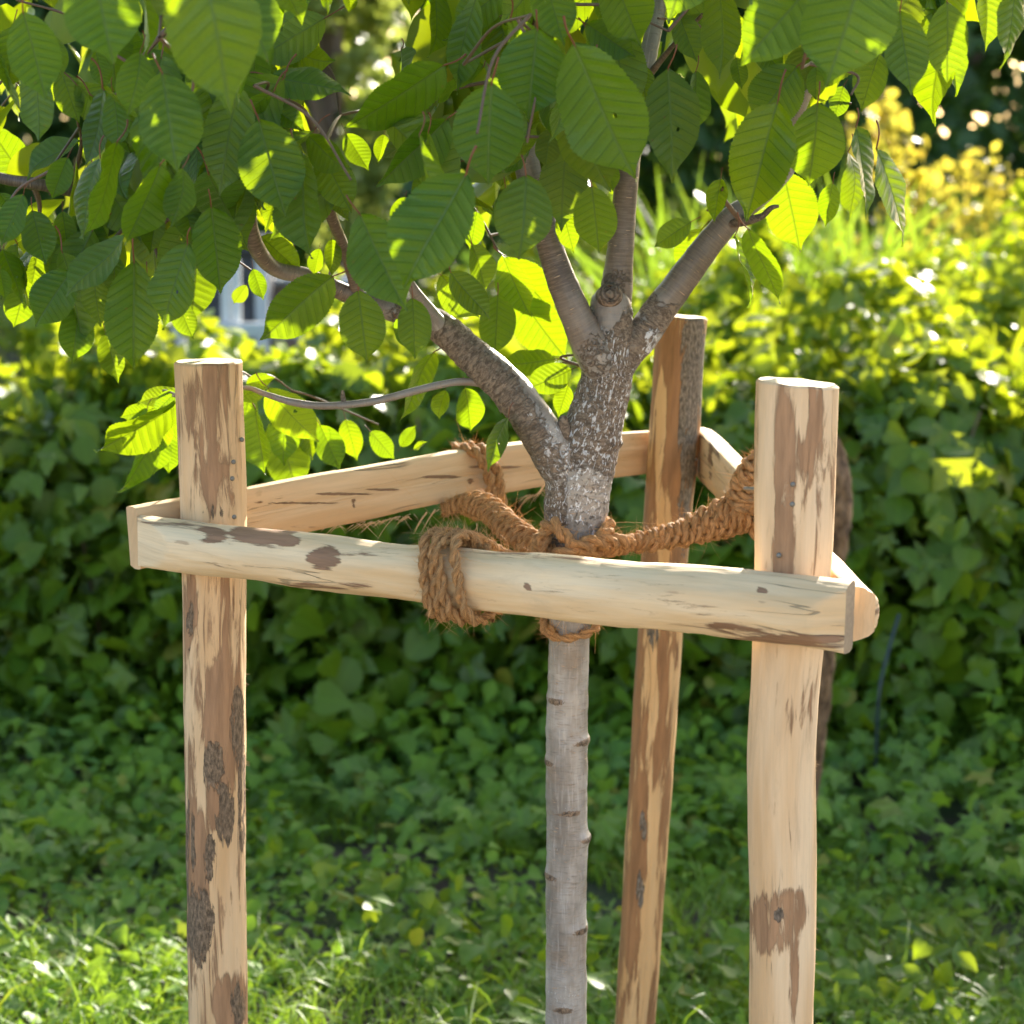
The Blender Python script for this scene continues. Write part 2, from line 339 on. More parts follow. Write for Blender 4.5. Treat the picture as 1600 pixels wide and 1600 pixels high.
def paint(V, patches, default, Ymid, soft=True):
    """bias value at every vertex from patches (px, py, rx, ry, value) that lie on the side seen in the photo"""
    x, y = PROJ(V); val = np.full(len(V), default)
    for (cx, cy, rx, ry, v) in patches:
        d = ((x - cx) / rx) ** 2 + ((y - cy) / ry) ** 2
        wgt = (np.clip(1.3 - .62 * d, 0, 1) if soft else np.clip(1.35 - d, 0, 1)) * (V[:, 1] < Ymid + .01)
        val = val * (1 - wgt) + v * wgt
    return val
def stake(pts, mat, Y0, label, brown, bark, db=.3, dk=0.0, seed=0, tilt=0.0):
    """pts: (px, py, width px, Y) from top to bottom"""
    arr = [np.append(P(px, py, Y), wd / F * Y / 2) for px, py, wd, Y in pts]
    q = catmull(np.array(arr)[::-1], 26)
    # extend down into the ground
    a = q[0]; n = int(a[2] / .02) + 4; dirn = (q[0] - q[6]); dirn = dirn / abs(dirn[2])
    ext = [a + dirn * (a[2] + .12) * k / n for k in range(n, 0, -1)]
    ext = [np.append(e[:3], a[3]) for e in ext]
    q = np.vstack([ext, q]); path = q[:, :3]; rad = q[:, 3]
    def rf(th, l):
        return np.array([.0022 * mnoise.noise(Vector((math.cos(t) * 1.1, math.sin(t) * 1.1 + seed, l * 5))) + .0011 * mnoise.noise(Vector((math.cos(t) * 3 + seed, math.sin(t) * 3, l * 14))) + .0006 * mnoise.noise(Vector((math.cos(t) * 9 + seed, math.sin(t) * 9, l * 9))) for t in th])
    # tiny bevel at the top
    top = path[-1]; axis = nz(path[-1] - path[-4])
    path = np.vstack([path[:-1], top - axis * .0025, top]); rad = np.append(rad, rad[-1] - .0028)
    V, Fc, uv, mi = tube(path, rad, 72, rfun=rf)
    topz = V[:, 2] > top[2] - .004
    V[topz, 2] += tilt * (V[topz, 0] - top[0]) + .0004 * np.sin(V[topz, 0] * 170)
    o = mk('stake', V, Fc, [mat, M['end']], guard, uv, {'brown': paint(V, brown, db, Y0), 'bark': paint(V, bark, dk, Y0)}, mi, loc=tuple(path[0]))
    o['label'] = label; return o
sL = stake([(325, 564, 107, 2.60), (330, 700, 103, 2.60), (335, 850, 102, 2.60), (335, 1000, 101, 2.60), (335, 1200, 98, 2.60), (338, 1400, 96, 2.60), (341, 1600, 96, 2.60)],
  M['wood_left'], 2.60, 'front left stake with mottled brown and grey bark patches',
  [(315, 640, 28, 70, .78), (360, 640, 18, 60, .25), (305, 760, 14, 60, .4), (330, 750, 22, 45, .85), (300, 960, 10, 60, .75), (330, 980, 16, 60, .2), (352, 960, 10, 70, .5), (350, 1120, 26, 80, .85), (308, 1120, 14, 110, .12),
   (340, 1210, 22, 90, .9), (316, 1250, 7, 100, .1), (345, 1350, 18, 45, .12), (308, 1330, 16, 60, .7), (350, 1465, 20, 50, .3), (310, 1430, 14, 60, .8), (300, 1540, 14, 60, .2), (360, 1570, 22, 40, .85)],
  [(372, 1130, 10, 45, 1), (333, 1200, 14, 34, 1.05), (352, 1270, 12, 44, .95), (328, 1345, 8, 32, 1), (296, 1340, 8, 70, .8), (312, 1450, 20, 50, 1.05), (378, 1230, 6, 90, .8), (372, 1570, 10, 30, .8), (335, 800, 14, 12, .6), (297, 960, 6, 50, .6)], .32, 0.0, 3.3)
sR = stake([(1246, 597, 131, 2.27), (1243, 700, 128, 2.27), (1240, 850, 124, 2.27), (1231, 1000, 116, 2.27), (1221, 1180, 112, 2.27), (1222, 1350, 108, 2.27), (1223, 1480, 106, 2.27), (1222, 1600, 104, 2.27)],
  M['wood_right'], 2.27, 'front right stake, thick and pale with a brown patch near the frame bottom',
  [(1228, 740, 16, 150, .85), (1275, 690, 22, 90, .8), (1195, 700, 10, 120, .02), (1195, 820, 14, 80, 0), (1255, 640, 8, 40, .1), (1270, 840, 24, 90, .08), (1222, 860, 14, 60, .8), (1300, 760, 10, 60, .3),
   (1220, 1180, 60, 200, .02), (1215, 1440, 32, 48, 1.0), (1238, 1420, 20, 30, .9), (1240, 1540, 8, 70, .75), (1195, 1560, 20, 50, .05)],
  [(1217, 1430, 6, 9, 1)], .05, 0.0, 9.1, tilt=-.07)
sB = stake([(1066, 494, 78, 3.10), (1058, 600, 78, 3.10), (1051, 712, 80, 3.10), (1040, 850, 75, 3.10), (1031, 1000, 72, 3.10), (1018, 1200, 70, 3.10), (1005, 1400, 68, 3.10), (992, 1600, 66, 3.10)],
  M['wood_back'], 3.10, 'rear stake, slimmer, orange brown with a strip of grey bark',
  [(1040, 580, 14, 80, .95), (1060, 760, 20, 100, .85), (1030, 740, 5, 110, .1), (1035, 640, 6, 60, .1), (1040, 820, 9, 60, .08), (1000, 1100, 10, 70, .8), (1035, 1110, 12, 90, .85), (1022, 1080, 6, 60, .1), (1005, 1300, 12, 70, .9),
   (985, 1300, 6, 50, .15), (1020, 1320, 8, 100, .05), (990, 1440, 14, 70, .95), (1010, 1480, 10, 80, .1), (975, 1560, 12, 40, .4)],
  [(1085, 570, 18, 75, 1.1), (1075, 690, 12, 80, 1.05), (1068, 800, 9, 60, .8), (1020, 990, 8, 30, .5), (1000, 1390, 5, 26, .8), (1005, 1290, 5, 22, .6)], .45, 0.0, 5.9)

def rail(p0, p1, Rr, flat, inner, mat, label, brown, Y0, seed, defb=.12, facets=9, r0=1.0, r1=1.0, wav=.0015, cut0=0.0, cut1=0.0, sag=None, ch0=(0, 0), ch1=(0, 0), bark=()):
    """half-round rail; flat face towards 'inner'; Rr radius, flat = distance of the flat face from the axis"""
    n = 150; t = np.linspace(0, 1, n)
    path = np.outer(1 - t, p0) + np.outer(t, p1)
    if sag is not None: path[:, 2] += np.interp(t, [s[0] for s in sag], [s[1] for s in sag])
    rad = Rr * (r0 + (r1 - r0) * t)
    def prof(th, r, l, LL):
        # th = 0 is opposite to inner (seam direction = inner), so the flat lies around th = 0
        c = np.cos(th); d = flat * r / Rr
        rr = np.full(len(th), r)
        k = c > 1e-3; rr[k] = np.minimum(r, d / c[k])
        # adze facets
        fa = np.floor(th / (2 * math.pi) * facets + .35 * math.sin(l * 6 + seed)); rr = rr * (1 + .018 * np.sin(fa * 2.4 + np.floor(l * 7 + fa * .37)))
        return rr
    def rf(th, l):
        out = np.array([wav * mnoise.noise(Vector((math.cos(a) * 1.2, math.sin(a) * 1.2 + seed, l * 9))) + .3 * wav * mnoise.noise(Vector((math.cos(a) * 7, math.sin(a) * 7 + seed, l * 26))) for a in th])
        return out
    V, Fc, uv, mi = tube(path, rad, 64, seam=inner, prof=prof, rfun=rf)
    ax = nz(p1 - p0); s = (V - p0) @ ax; Lr = np.linalg.norm(p1 - p0); inn = nz(np.asarray(inner) - ax * (np.asarray(inner) @ ax)); k = (V - p0) @ inn
    # hewn chamfers: the rounded side is cut flat towards an end
    for (lim, ln), dist in ((ch0, s), (ch1, Lr - s)):
        if ln > 0:
            m = np.clip(dist, 0, ln) / ln; cap_ = lim + (Rr * 1.1 - lim) * m; ex = np.clip(-k - cap_, 0, None); V += np.outer(ex, inn); k = k + ex
    # slanted saw cuts at the ends
    e0 = s < 1e-4; e1 = s > Lr - 1e-4
    V[e0] += np.outer(cut0 * k[e0], ax); V[e1] += np.outer(cut1 * k[e1], ax)
    o = mk('rail', V, Fc, [mat, M['end_old'] if mat is not M['wood_sawn'] else mat], guard, uv, {'brown': paint(V, brown, defb, Y0, False), 'bark': paint(V, list(bark), 0, Y0)}, mi, loc=tuple((p0 + p1) / 2))
    o['label'] = label; return o, V
def off(p, d, a): return p + np.array([d[0], d[1], 0]) * a
dLR = nz((R_ - L_)[:2]); nLR = np.array([dLR[1], -dLR[0]]);  nLR = nLR if nLR[1] < 0 else -nLR
dLB = nz((B_ - L_)[:2]); nLB = np.array([-dLB[1], dLB[0]]);  nLB = nLB if nLB[1] > 0 else -nLB
dBR = nz((R_ - B_)[:2]); nBR = np.array([-dBR[1], dBR[0]]);  nBR = nBR if nBR[0] > 0 else -nBR
def atxy(xy, py):
    """point over ground position xy that projects to photo row py"""
    d = FW + UP * (-(py - 800) / F); return np.array([xy[0], xy[1], CAMZ + d[2] * xy[1] / d[1]])
# front rail
a = L_[:2] + nLR * .060 - dLR * .066; c_ = R_[:2] + nLR * .062 + dLR * .082
frail, frV = rail(atxy(a, 847), atxy(c_, 961), .0335, .012, (-nLR[0], -nLR[1], 0), M['wood_rail'], 'front rail, pale with brown patches, running from left to right stake',
  [(325, 836, 30, 12, .75), (410, 832, 50, 16, .95), (450, 846, 20, 8, .8), (505, 872, 28, 20, .95), (560, 870, 50, 5, .5), (520, 915, 90, 8, .75), (270, 835, 60, 14, .05), (600, 880, 60, 25, .0), (900, 900, 240, 40, .02), (1120, 930, 160, 40, .05),
   (1190, 922, 9, 6, .9), (1130, 978, 22, 4, .8), (1230, 1000, 80, 7, .6), (822, 917, 5, 4, .9)], 2.6, 2.2, .10, 7, .90, 1.10, .0034, ch0=(.003, .075), ch1=(.016, .03), sag=[(0, .002), (.2, .0), (.5, -.004), (.8, .000), (1, -.002)])
# rear left rail (sawn face towards the camera)
a = L_[:2] + nLB * .052 - dLB * .080; c_ = B_[:2] + nLB * .050 + dLB * .030
rl, rlV = rail(atxy(a, 833), atxy(c_, 708), .036, .0105, (-nLB[0], -nLB[1], 0), M['wood_sawn'], 'rear left rail with its flat sawn face and a long crack',
  [(470, 786, 70, 2.2, .9), (540, 772, 50, 2.2, .95), (600, 765, 30, 2.5, .9), (552, 786, 5, 9, .8), (690, 745, 30, 3, .8), (735, 752, 6, 5, 1.0), (770, 730, 40, 3, .55)], 3.2, 6.6, -.02, 7, 1.05, .86, .0016, ch0=(.012, .05), sag=[(0, -.006), (.3, .004), (.55, .012), (.75, .012), (1, .004)])
# right rail
a = B_[:2] + nBR * .052 - dBR * .04; c_ = R_[:2] + nBR * .050 + dBR * .062
rr, rrV = rail(atxy(a, 704), atxy(c_, 960), .034, .010, (-nBR[0], -nBR[1], 0), M['wood_sawn'], 'right rail with bright bevelled top running from rear to right stake',
  [(1110, 720, 4, 30, .5), (1150, 745, 5, 30, .4)], 3.2, 14.1, 0.0, 7, 1.0, .86, .0022, ch1=(.022, .02))

# frayed splinters along the lower edge of the sawn rail (part of the rail)
SV, SF = [], []
def sliver(p, d, ln, wd, bend):
    d = nz(d); s = nz(np.cross(d, [0.3, 1, .2])) * wd; b0 = len(SV)
    for k in range(4):
        q = p + d * ln * k / 3 + np.array(bend) * (k / 3) ** 2 * ln; wk = s * (1 - k / 3.2)
        SV.extend([q - wk, q + wk, q + np.cross(d, s) * .8 * (1 - k / 3.2)])
    for k in range(3):
        for j in range(3):
            a0 = b0 + 3 * k + j; a1 = b0 + 3 * k + (j + 1) % 3; SF.append((a0, a1, a1 + 3, a0 + 3))
for i in range(90):
    px = random.choice([random.uniform(500, 720), random.uniform(820, 860), random.uniform(560, 640)]); py = np.interp(px, [400, 500, 600, 700, 790, 860], [842, 826, 815, 796, 787, 766]) - random.uniform(0, 4)
    t = (px - 385) / 650; Y = 2.66 + .46 * t
    sliver(P(px, py, Y - .01), (random.choice([-1, -.8, .7]), random.uniform(-.6, .3), -random.uniform(.1, .9)), random.uniform(.006, .03) * random.choice([.5, 1]), .0006, (0, 0, -random.uniform(0, .4)))
for px, py, ln in ((655, 822, .03), (668, 818, .034), (650, 828, .02), (843, 775, .02), (838, 780, .022)):
    sliver(P(px + 12, py - 22, 2.86), (-.6, -.1, -.8), ln, .0012, (0, 0, -.2))
for px, py in () and ((1350, 905), (1360, 915), (1366, 940), (1364, 960), (1354, 908)):
    for j in range(3): sliver(P(px - 2, py, 2.20), (random.uniform(.2, 1), 0, random.uniform(-.1, .9)), .007, .0005, (0, 0, 0))
for side, xs_, Y in ((-1, 1172, 2.27), (1, 1276, 2.27), (-1, 289, 2.6), (1, 387, 2.6), (1, 1030, 3.1)):
    for j in range(14): sliver(P(xs_ - side * 3, random.choice([random.uniform(1050, 1580), random.gauss(1195, 8)]), Y), (side * 1, -.2, random.uniform(-.6, .9)), random.uniform(.002, .006), .0004, (0, 0, 0))
so_ = mk('splinters', SV, SF, M['wood_sawn'], rl, None, {'brown': np.zeros(len(SV)), 'bark': np.zeros(len(SV))}); so_['kind'] = 'stuff'

# screws
def screw(px, py, Y, parent, r=.0028):
    c = P(px, py, Y); d = nz(CAM - c); d[2] *= .2; d = nz(d)
    pts = [c - d * .004, c - d * .0002, c + d * .0006, c + d * .0008]; V, Fc, uv, mi = tube(pts, [r, r, r * .9, r * .35], 12, seam=(0, 0, 1))
    mk('screw_head', V, Fc, [M['steel'], M['steel']], parent, uv, None, mi, loc=tuple(c))
def front_Y(px, st_px, wd, Yc): 
    r = wd / F * Yc / 2; dx = (px - st_px) / F * Yc; return Yc - math.sqrt(max(r * r - dx * dx, 1e-6))
for px, py in ((378, 687), (365, 722), (363, 748), (366, 808)): screw(px, py, front_Y(px, 331, 104, 2.6) - .0006, sL)
for px, py in ((1239, 757), (1238, 788), (1217, 868)): screw(px, py, front_Y(px, 1241, 126, 2.27) - .0006, sR)
screw(1088, 718, front_Y(1085, 1051, 80, 3.1) - .001, sB, .002)
# long nail sticking out of the right stake towards the rope
V, Fc, uv, mi = tube([P(1196, 764, 2.29), P(1163, 763, 2.31)], .0019, 10, seam=(0, 0, 1)); mk('nail', V, Fc, [M['steel']] * 2, sR, uv, None, mi, loc=tuple(P(1178, 764, 2.3)))

# ------------------------------------------------------------------ the cherry tree: trunk and branches
YT = 2.64
tree = empty('cherry_tree', tuple(P(886, 1600, YT) * np.array([1, 1, 0])), 'young cherry tree with grey ringed trunk, limewash flecks and large serrated leaves', 'tree')
KN = [(868, 1090, .004, .5), (912, 1155, .006, 1), (852, 1188, .005, 1), (890, 1262, .003, 1.6), (920, 1308, .009, .6), (857, 1365, .004, .7), (908, 1448, .004, .6), (880, 1567, .003, 1), (960, 690, .007, .7), (855, 990, .003, .8)]
def limb(name, pts, young, flaky, white, seed, parent=tree, ns=56, mat='bark', rough=.0016, step=26, label=None):
    q = catmull(np.array([np.append(P(px, py, Y), wd / F * Y / 2) for px, py, wd, Y in pts]), step)
    if name == 'trunk':
        a = q[0]; n = 40; q = np.vstack([[np.append(a[:3] - np.array([-.0, 0, (a[2] + .1) * k / n]), a[3] * (1 + .25 * (k / n) ** 3)) for k in range(n, 0, -1)], q])
    path = q[:, :3]; rad = q[:, 3]
    knots = [(P(kx, ky, YT), amp, wdt) for kx, ky, amp, wdt in KN] if name == 'trunk' else []
    Ls = np.concatenate([[0], np.cumsum(np.linalg.norm(np.diff(path, axis=0), axis=1))])
    V, Fc, uv, mi = tube(path, rad, ns)
    nq = len(path) * (ns + 1); C = np.repeat(path, ns + 1, axis=0); D = V[:nq] - C; r = np.linalg.norm(D, axis=1); D /= r[:, None]
    amp = rough * np.clip(rad / .025, .25, 1.2); ampv = np.repeat(amp, ns + 1)
    nn = np.array([mnoise.noise(Vector((v[0] * 28 + seed, v[1] * 28, v[2] * 22))) + .5 * mnoise.noise(Vector((v[0] * 90, v[1] * 90 + seed, v[2] * 120))) for v in V[:nq]])
    fk = paint(V, flaky, 0.0, 99); rg = np.zeros(len(V))
    f2 = np.array([mnoise.noise(Vector((v[0] * 160 + seed, v[1] * 160, v[2] * 260))) for v in V[:nq]])
    dr = nn * ampv + np.clip(fk[:nq], 0, 1) * f2 * .0016 * np.clip(ampv / .0016, .3, 1)
    for kp, am, wdt in knots:
        dz = (V[:nq, 2] - kp[2]) / .006; dx = (V[:nq, 0] - kp[0]) / .016
        bl = np.exp(-dz ** 2 - dx ** 2) * (V[:nq, 1] < YT + .02); dr += bl * am * .55
        dz2 = (V[:nq, 2] - kp[2] - .15 * (V[:nq, 0] - kp[0])) / .0022
        rgk = np.exp(-dz2 ** 2) * np.clip(1.2 - np.abs(V[:nq, 0] - kp[0]) / (.024 * wdt), 0, 1); dr -= .0006 * rgk
        rg[:nq] = np.maximum(rg[:nq], np.maximum(bl * .9, rgk * .85))
    V[:nq] += D * dr[:, None]
    V = V.copy(); last = (nq - 1) // (ns + 1) * (ns + 1)
    idx = np.arange(nq).reshape(-1, ns + 1); V[idx[:, -1]] = V[idx[:, 0]]
    x, y = PROJ(V)
    yg = paint(V, young, 0.0, 99)
    o = mk(name, V, Fc, [M[mat], M[mat]], parent, uv, {'flaky': fk, 'white': paint(V, white, 0.0, YT), 'ring': rg, 'young': yg}, mi, loc=tuple(path[0]))
    if label: o['label'] = label
    return q
trunk = limb('trunk', [(884, 1600, 68, YT), (885, 1450, 67, YT), (886, 1300, 66, YT), (885, 1190, 67, YT), (887, 1080, 66, YT), (890, 985, 67, YT), (895, 900, 78, YT), (899, 830, 94, YT), (903, 760, 104, YT), (918, 700, 100, YT), (935, 640, 88, YT), (950, 580, 80, YT), (955, 520, 72, YT), (954, 470, 62, YT), (953, 452, 40, YT)],
  [(955, 470, 60, 70, .5)], [(870, 700, 30, 60, .75), (960, 700, 30, 60, .75), (900, 560, 40, 100, .6), (975, 580, 40, 60, .9), (905, 830, 70, 120, .36), (895, 940, 60, 70, .30), (985, 540, 20, 50, 1.0), (860, 800, 20, 80, .8), (905, 670, 30, 50, .8), (950, 690, 30, 40, .9)],
  [(900, 735, 65, 120, .52), (925, 790, 22, 34, .50), (965, 600, 40, 60, .50), (970, 655, 25, 60, .50), (945, 590, 55, 80, .50), (905, 860, 40, 40, .42), (905, 1080, 12, 40, .42), (903, 1195, 14, 28, .48), (890, 1180, 30, 260, .22), (880, 1560, 30, 20, .4)], 1.0, ns=96, step=34)
limbs = [trunk]
limbs.append(limb('branch', [(905, 790, 50, YT - .002), (880, 735, 66, YT - .012), (848, 682, 68, YT - .014), (812, 628, 64, YT - .01), (770, 583, 60, YT), (730, 548, 56, YT + .01), (700, 520, 52, YT + .015), (672, 500, 44, YT + .02), (640, 492, 36, YT + .02), (600, 482, 32, YT + .02), (540, 458, 28, YT + .02), (480, 432, 26, YT), (430, 420, 24, YT - .02), (400, 385, 26, YT - .06), (388, 330, 24, YT - .08), (395, 250, 22, YT - .08), (375, 190, 24, YT - .1), (335, 170, 22, YT - .12), (300, 60, 18, YT - .15), (270, -120, 14, YT - .15)],
  [(560, 440, 60, 60, .9), (400, 300, 200, 130, 1.0), (690, 505, 40, 30, .5)], [(700, 545, 60, 40, .7), (760, 610, 50, 50, .75), (810, 680, 40, 60, .7), (850, 740, 40, 60, .6), (660, 500, 50, 40, .7), (895, 800, 60, 60, .46)], [(830, 620, 12, 40, .3), (900, 735, 65, 120, .52), (925, 790, 22, 34, .50)], 4.0, step=14, label='thick left limb with flaky bark'))
limbs.append(limb('branch', [(690, 515, 34, YT + .012), (672, 490, 26, YT), (655, 466, 20, YT - .01), (640, 440, 14, YT - .02), (610, 380, 12, YT - .05), (560, 345, 12, YT - .08)], [(640, 440, 60, 60, .6)], [], [], 5.0, ns=20, step=10))
limbs.append(limb('branch', [(955, 600, 50, YT - .004), (930, 555, 58, YT - .016), (903, 500, 52, YT - .02), (880, 445, 46, YT - .022), (862, 395, 42, YT - .02), (845, 330, 40, YT - .02), (826, 270, 40, YT - .02), (812, 180, 38, YT - .02), (802, 90, 38, YT - .02), (795, 0, 38, YT), (785, -130, 30, YT + .03), (770, -300, 20, YT + .05)],
  [(870, 380, 60, 130, 1), (800, 60, 80, 200, .7), (905, 500, 40, 50, .7)], [(930, 560, 30, 40, .5), (800, 40, 30, 60, .3)], [(935, 560, 20, 40, .35)], 6.0, step=16))
limbs.append(limb('branch', [(958, 500, 50, YT + .006), (963, 455, 50, YT + .006), (968, 400, 43, YT + .008), (974, 340, 38, YT + .01), (981, 270, 36, YT + .01), (992, 190, 32, YT + .02), (1010, 100, 28, YT + .03), (1030, 0, 24, YT + .05), (1050, -150, 18, YT + .08)], [(975, 350, 40, 130, .85)], [(960, 440, 30, 20, .5)], [(960, 470, 20, 12, .4)], 7.0, step=16))
limbs.append(limb('branch', [(948, 610, 50, YT), (975, 555, 56, YT + .002), (1004, 522, 54, YT + .006), (1035, 478, 50, YT + .01), (1075, 425, 46, YT + .015), (1112, 375, 42, YT + .02), (1150, 335, 36, YT + .02), (1200, 300, 24, YT + .02), (1240, 250, 20, YT + .02), (1245, 190, 18, YT), (1270, 130, 16, YT - .02), (1340, 30, 14, YT - .04), (1400, -120, 12, YT - .05)], [(1090, 400, 90, 90, .75)], [(1045, 500, 30, 25, .7), (990, 540, 30, 40, .8), (1010, 470, 16, 20, .8)], [(1020, 540, 16, 30, .62), (1000, 580, 14, 30, .5)], 8.0, step=16, label='right limb leaning out over the rear stake'))
limbs.append(limb('branch', [(1140, 350, 14, YT + .01), (1165, 345, 15, YT), (1190, 338, 10, YT - .005), (1205, 325, 8, YT - .01), (1217, 322, 5, YT - .01)], [(1180, 340, 60, 30, 1)], [(1180, 340, 50, 20, .6)], [], 9.0, ns=16, step=8))
limbs.append(limb('branch', [(790, 640, 20, YT), (765, 604, 14, YT + .01), (745, 598, 12, YT), (715, 597, 12, YT - .01), (680, 603, 12, YT - .02), (640, 613, 12, YT - .02), (590, 626, 12, YT - .02), (545, 632, 12, YT - .03), (500, 634, 12, YT - .03), (455, 628, 11, YT - .03), (415, 616, 9, YT - .02), (385, 606, 7, YT), (350, 612, 6, YT + .06), (270, 618, 5, YT + .08)], [(550, 620, 300, 60, .4)], [(790, 620, 30, 30, .6)], [], 10.0, ns=20, step=10, label='thin low side branch reaching left to the left stake'))
limbs.append(limb('branch', [(538, 632, 9, YT - .028), (536, 622, 8, YT - .03), (535, 610, 5, YT - .03)], [], [(536, 620, 20, 20, .6)], [], 10.5, ns=12, step=5))
limbs.append(limb('branch', [(560, 460, 22, YT + .02), (548, 420, 18, YT), (535, 380, 17, YT - .04), (515, 330, 18, YT - .08), (500, 260, 16, YT - .12), (490, 200, 12, YT - .15)], [(530, 340, 100, 160, 1)], [], [], 11.0, ns=20, step=8))
limbs.append(limb('branch', [(395, 360, 18, YT - .06), (330, 345, 14, YT - .06), (270, 340, 14, YT - .04), (200, 320, 16, YT), (120, 300, 19, YT + .02), (60, 288, 19, YT), (0, 278, 17, YT), (-90, 250, 13, YT)], [(150, 300, 300, 100, 1)], [], [], 12.0, ns=24, step=10, label='branch reaching out of the frame on the left'))
limbs.append(limb('branch', [(300, 60, 14, YT - .15), (258, 30, 14, YT - .2), (262, -60, 12, YT - .25)], [(260, 30, 90, 90, 1)], [], [], 13.0, ns=16, step=8))
limbs.append(limb('branch', [(1004, 130, 12, YT + .03), (1040, 85, 9, YT), (1062, 60, 7, YT - .02), (1100, 20, 6, YT - .05)], [(1050, 80, 90, 90, 1)], [], [], 14.0, ns=12, step=8))
limbs.append(limb('branch', [(812, 170, 16, YT - .02), (835, 40, 10, YT - .06), (850, 10, 10, YT - .1), (870, -60, 8, YT - .15)], [(835, 40, 90, 90, 1)], [], [], 15.0, ns=14, step=8))
# pruning knot and small stub
kc = P(953, 458, YT - .023)
V, Fc, uv, mi = tube([kc + np.array([0, .012, -.006]), kc + np.array([0, .003, -.002]), kc + np.array([0, -.002, .0]), kc + np.array([0, -.001, .001]), kc + np.array([0, .004, .001])], [.017, .0150, .0130, .009, .006], 28, seam=(0, 0, 1))
mk('pruning_knot', V, Fc, [M['knot']] * 2, tree, uv, None, mi, loc=tuple(kc))
limb('branch_stub', [(880, 700, 22, YT - .02), (882, 675, 20, YT - .022), (880, 657, 16, YT - .025), (879, 650, 9, YT - .026)], [], [(880, 670, 30, 40, .8)], [], 17.0, ns=20, step=8)

# ------------------------------------------------------------------ rope ties
def strand(path, r, plies=2, pitch=.022, seed=0.0, ns=8):
    """laid rope: plies twisted round the path"""
    path = np.asarray(path); n = len(path); T = np.gradient(path, axis=0); T /= np.linalg.norm(T, axis=1)[:, None]
    L = np.concatenate([[0], np.cumsum(np.linalg.norm(np.diff(path, axis=0), axis=1))])
    N = np.zeros_like(path); N[0] = nz(np.cross(T[0], [.3, .2, 1.0]))
    for i in range(1, n): N[i] = nz(N[i - 1] - T[i] * (N[i - 1] @ T[i]))
    Bv = np.cross(T, N); VV, FF, UU = [], [], []; base = 0
    for k in range(plies):
        ph = 2 * math.pi * (L / pitch + k / plies) + seed
        c = path + (N * np.cos(ph)[:, None] + Bv * np.sin(ph)[:, None]) * r * .52
        wob = 1 + .14 * np.sin(L * 300 + seed + k * 2) + .1 * np.sin(L * 811 + k)
        n2 = N * np.cos(ph)[:, None] + Bv * np.sin(ph)[:, None]; b2 = np.cross(T, n2)
        th = np.linspace(0, 2 * math.pi, ns, endpoint=False)
        V = c[:, None, :] + (np.cos(th)[None, :, None] * n2[:, None, :] + np.sin(th)[None, :, None] * b2[:, None, :]) * (r * .60 * wob)[:, None, None]
        U = np.stack([np.broadcast_to(th * r * .6 / 1 + k * .3 + seed, (n, ns)), np.broadcast_to(L[:, None], (n, ns))], -1)
        idx = np.arange(n * ns).reshape(n, ns); nx = np.roll(idx, -1, axis=1)
        FF.append(np.stack([idx[:-1], nx[:-1], nx[1:], idx[1:]], -1).reshape(-1, 4) + base)
        VV.append(V.reshape(-1, 3)); UU.append(U.reshape(-1, 2)); base += n * ns
    return np.vstack(VV), np.vstack(FF), np.vstack(UU)
def resamp(pts, ds=.0011):
    p = catmull(pts, 12); L = np.concatenate([[0], np.cumsum(np.linalg.norm(np.diff(p, axis=0), axis=1))])
    n = max(6, int(L[-1] / ds)); s = np.linspace(0, L[-1], n); return np.stack([np.interp(s, L, p[:, i]) for i in range(p.shape[1])], -1)
def wrapped(pts, pitch, wr, seed=0):
    """path of a cord wound round a core: pts rows x,y,z,radius"""
    p = resamp(pts, .0009); path = p[:, :3]; T = np.gradient(path, axis=0); T /= np.linalg.norm(T, axis=1)[:, None]
    L = np.concatenate([[0], np.cumsum(np.linalg.norm(np.diff(path, axis=0), axis=1))])
    out = []; N = nz(np.cross(T[0], [.1, .3, 1])); M_ = 16
    tot = L[-1] / pitch; n = int(tot * M_ * 1.2)
    for k in range(n):
        f = k / (n - 1); i = f * (len(path) - 1); i0 = int(min(i, len(path) - 1)); t = T[i0]; N = nz(N - t * (N @ t)); Bn = np.cross(t, N)
        a = 2 * math.pi * tot * f + seed; a += .35 * math.sin(a * .37)
        R = p[i0, 3] - wr * .7 + .0012 * math.sin(a * .53 + seed)
        out.append(path[i0] + (N * math.cos(a) + Bn * math.sin(a)) * R + t * .0012 * math.sin(a * 1.7))
    return resamp(np.array(out), .0013)
def fibres(VV, n, lmin, lmax, up=.0, seed=0, wd=.00022):
    r2 = np.random.default_rng(seed); idx = r2.integers(0, len(VV), n); out_v = []; out_f = []
    for k, i in enumerate(idx):
        p = VV[i]; d = nz(r2.normal(size=3) + np.array([0, -.3, up])); ln = r2.uniform(lmin, lmax) * (2.2 if r2.random() < .05 else 1)
        bend = r2.normal(size=3) * 1.1; s = nz(np.cross(d, [.2, 1, .3])) * wd; q = np.cross(d, s); b0 = len(out_v); ng = 5
        for j in range(ng):
            f = j / (ng - 1); c = p + d * ln * f + bend * ln * f * f * .5; t = 1 - .7 * f
            out_v += [c - s * t, c + s * t, c + q * t]
        for j in range(ng - 1):
            for m in range(3):
                a0 = b0 + 3 * j + m; a1 = b0 + 3 * j + (m + 1) % 3; out_f.append((a0, a1, a1 + 3, a0 + 3))
    return np.array(out_v), np.array(out_f)
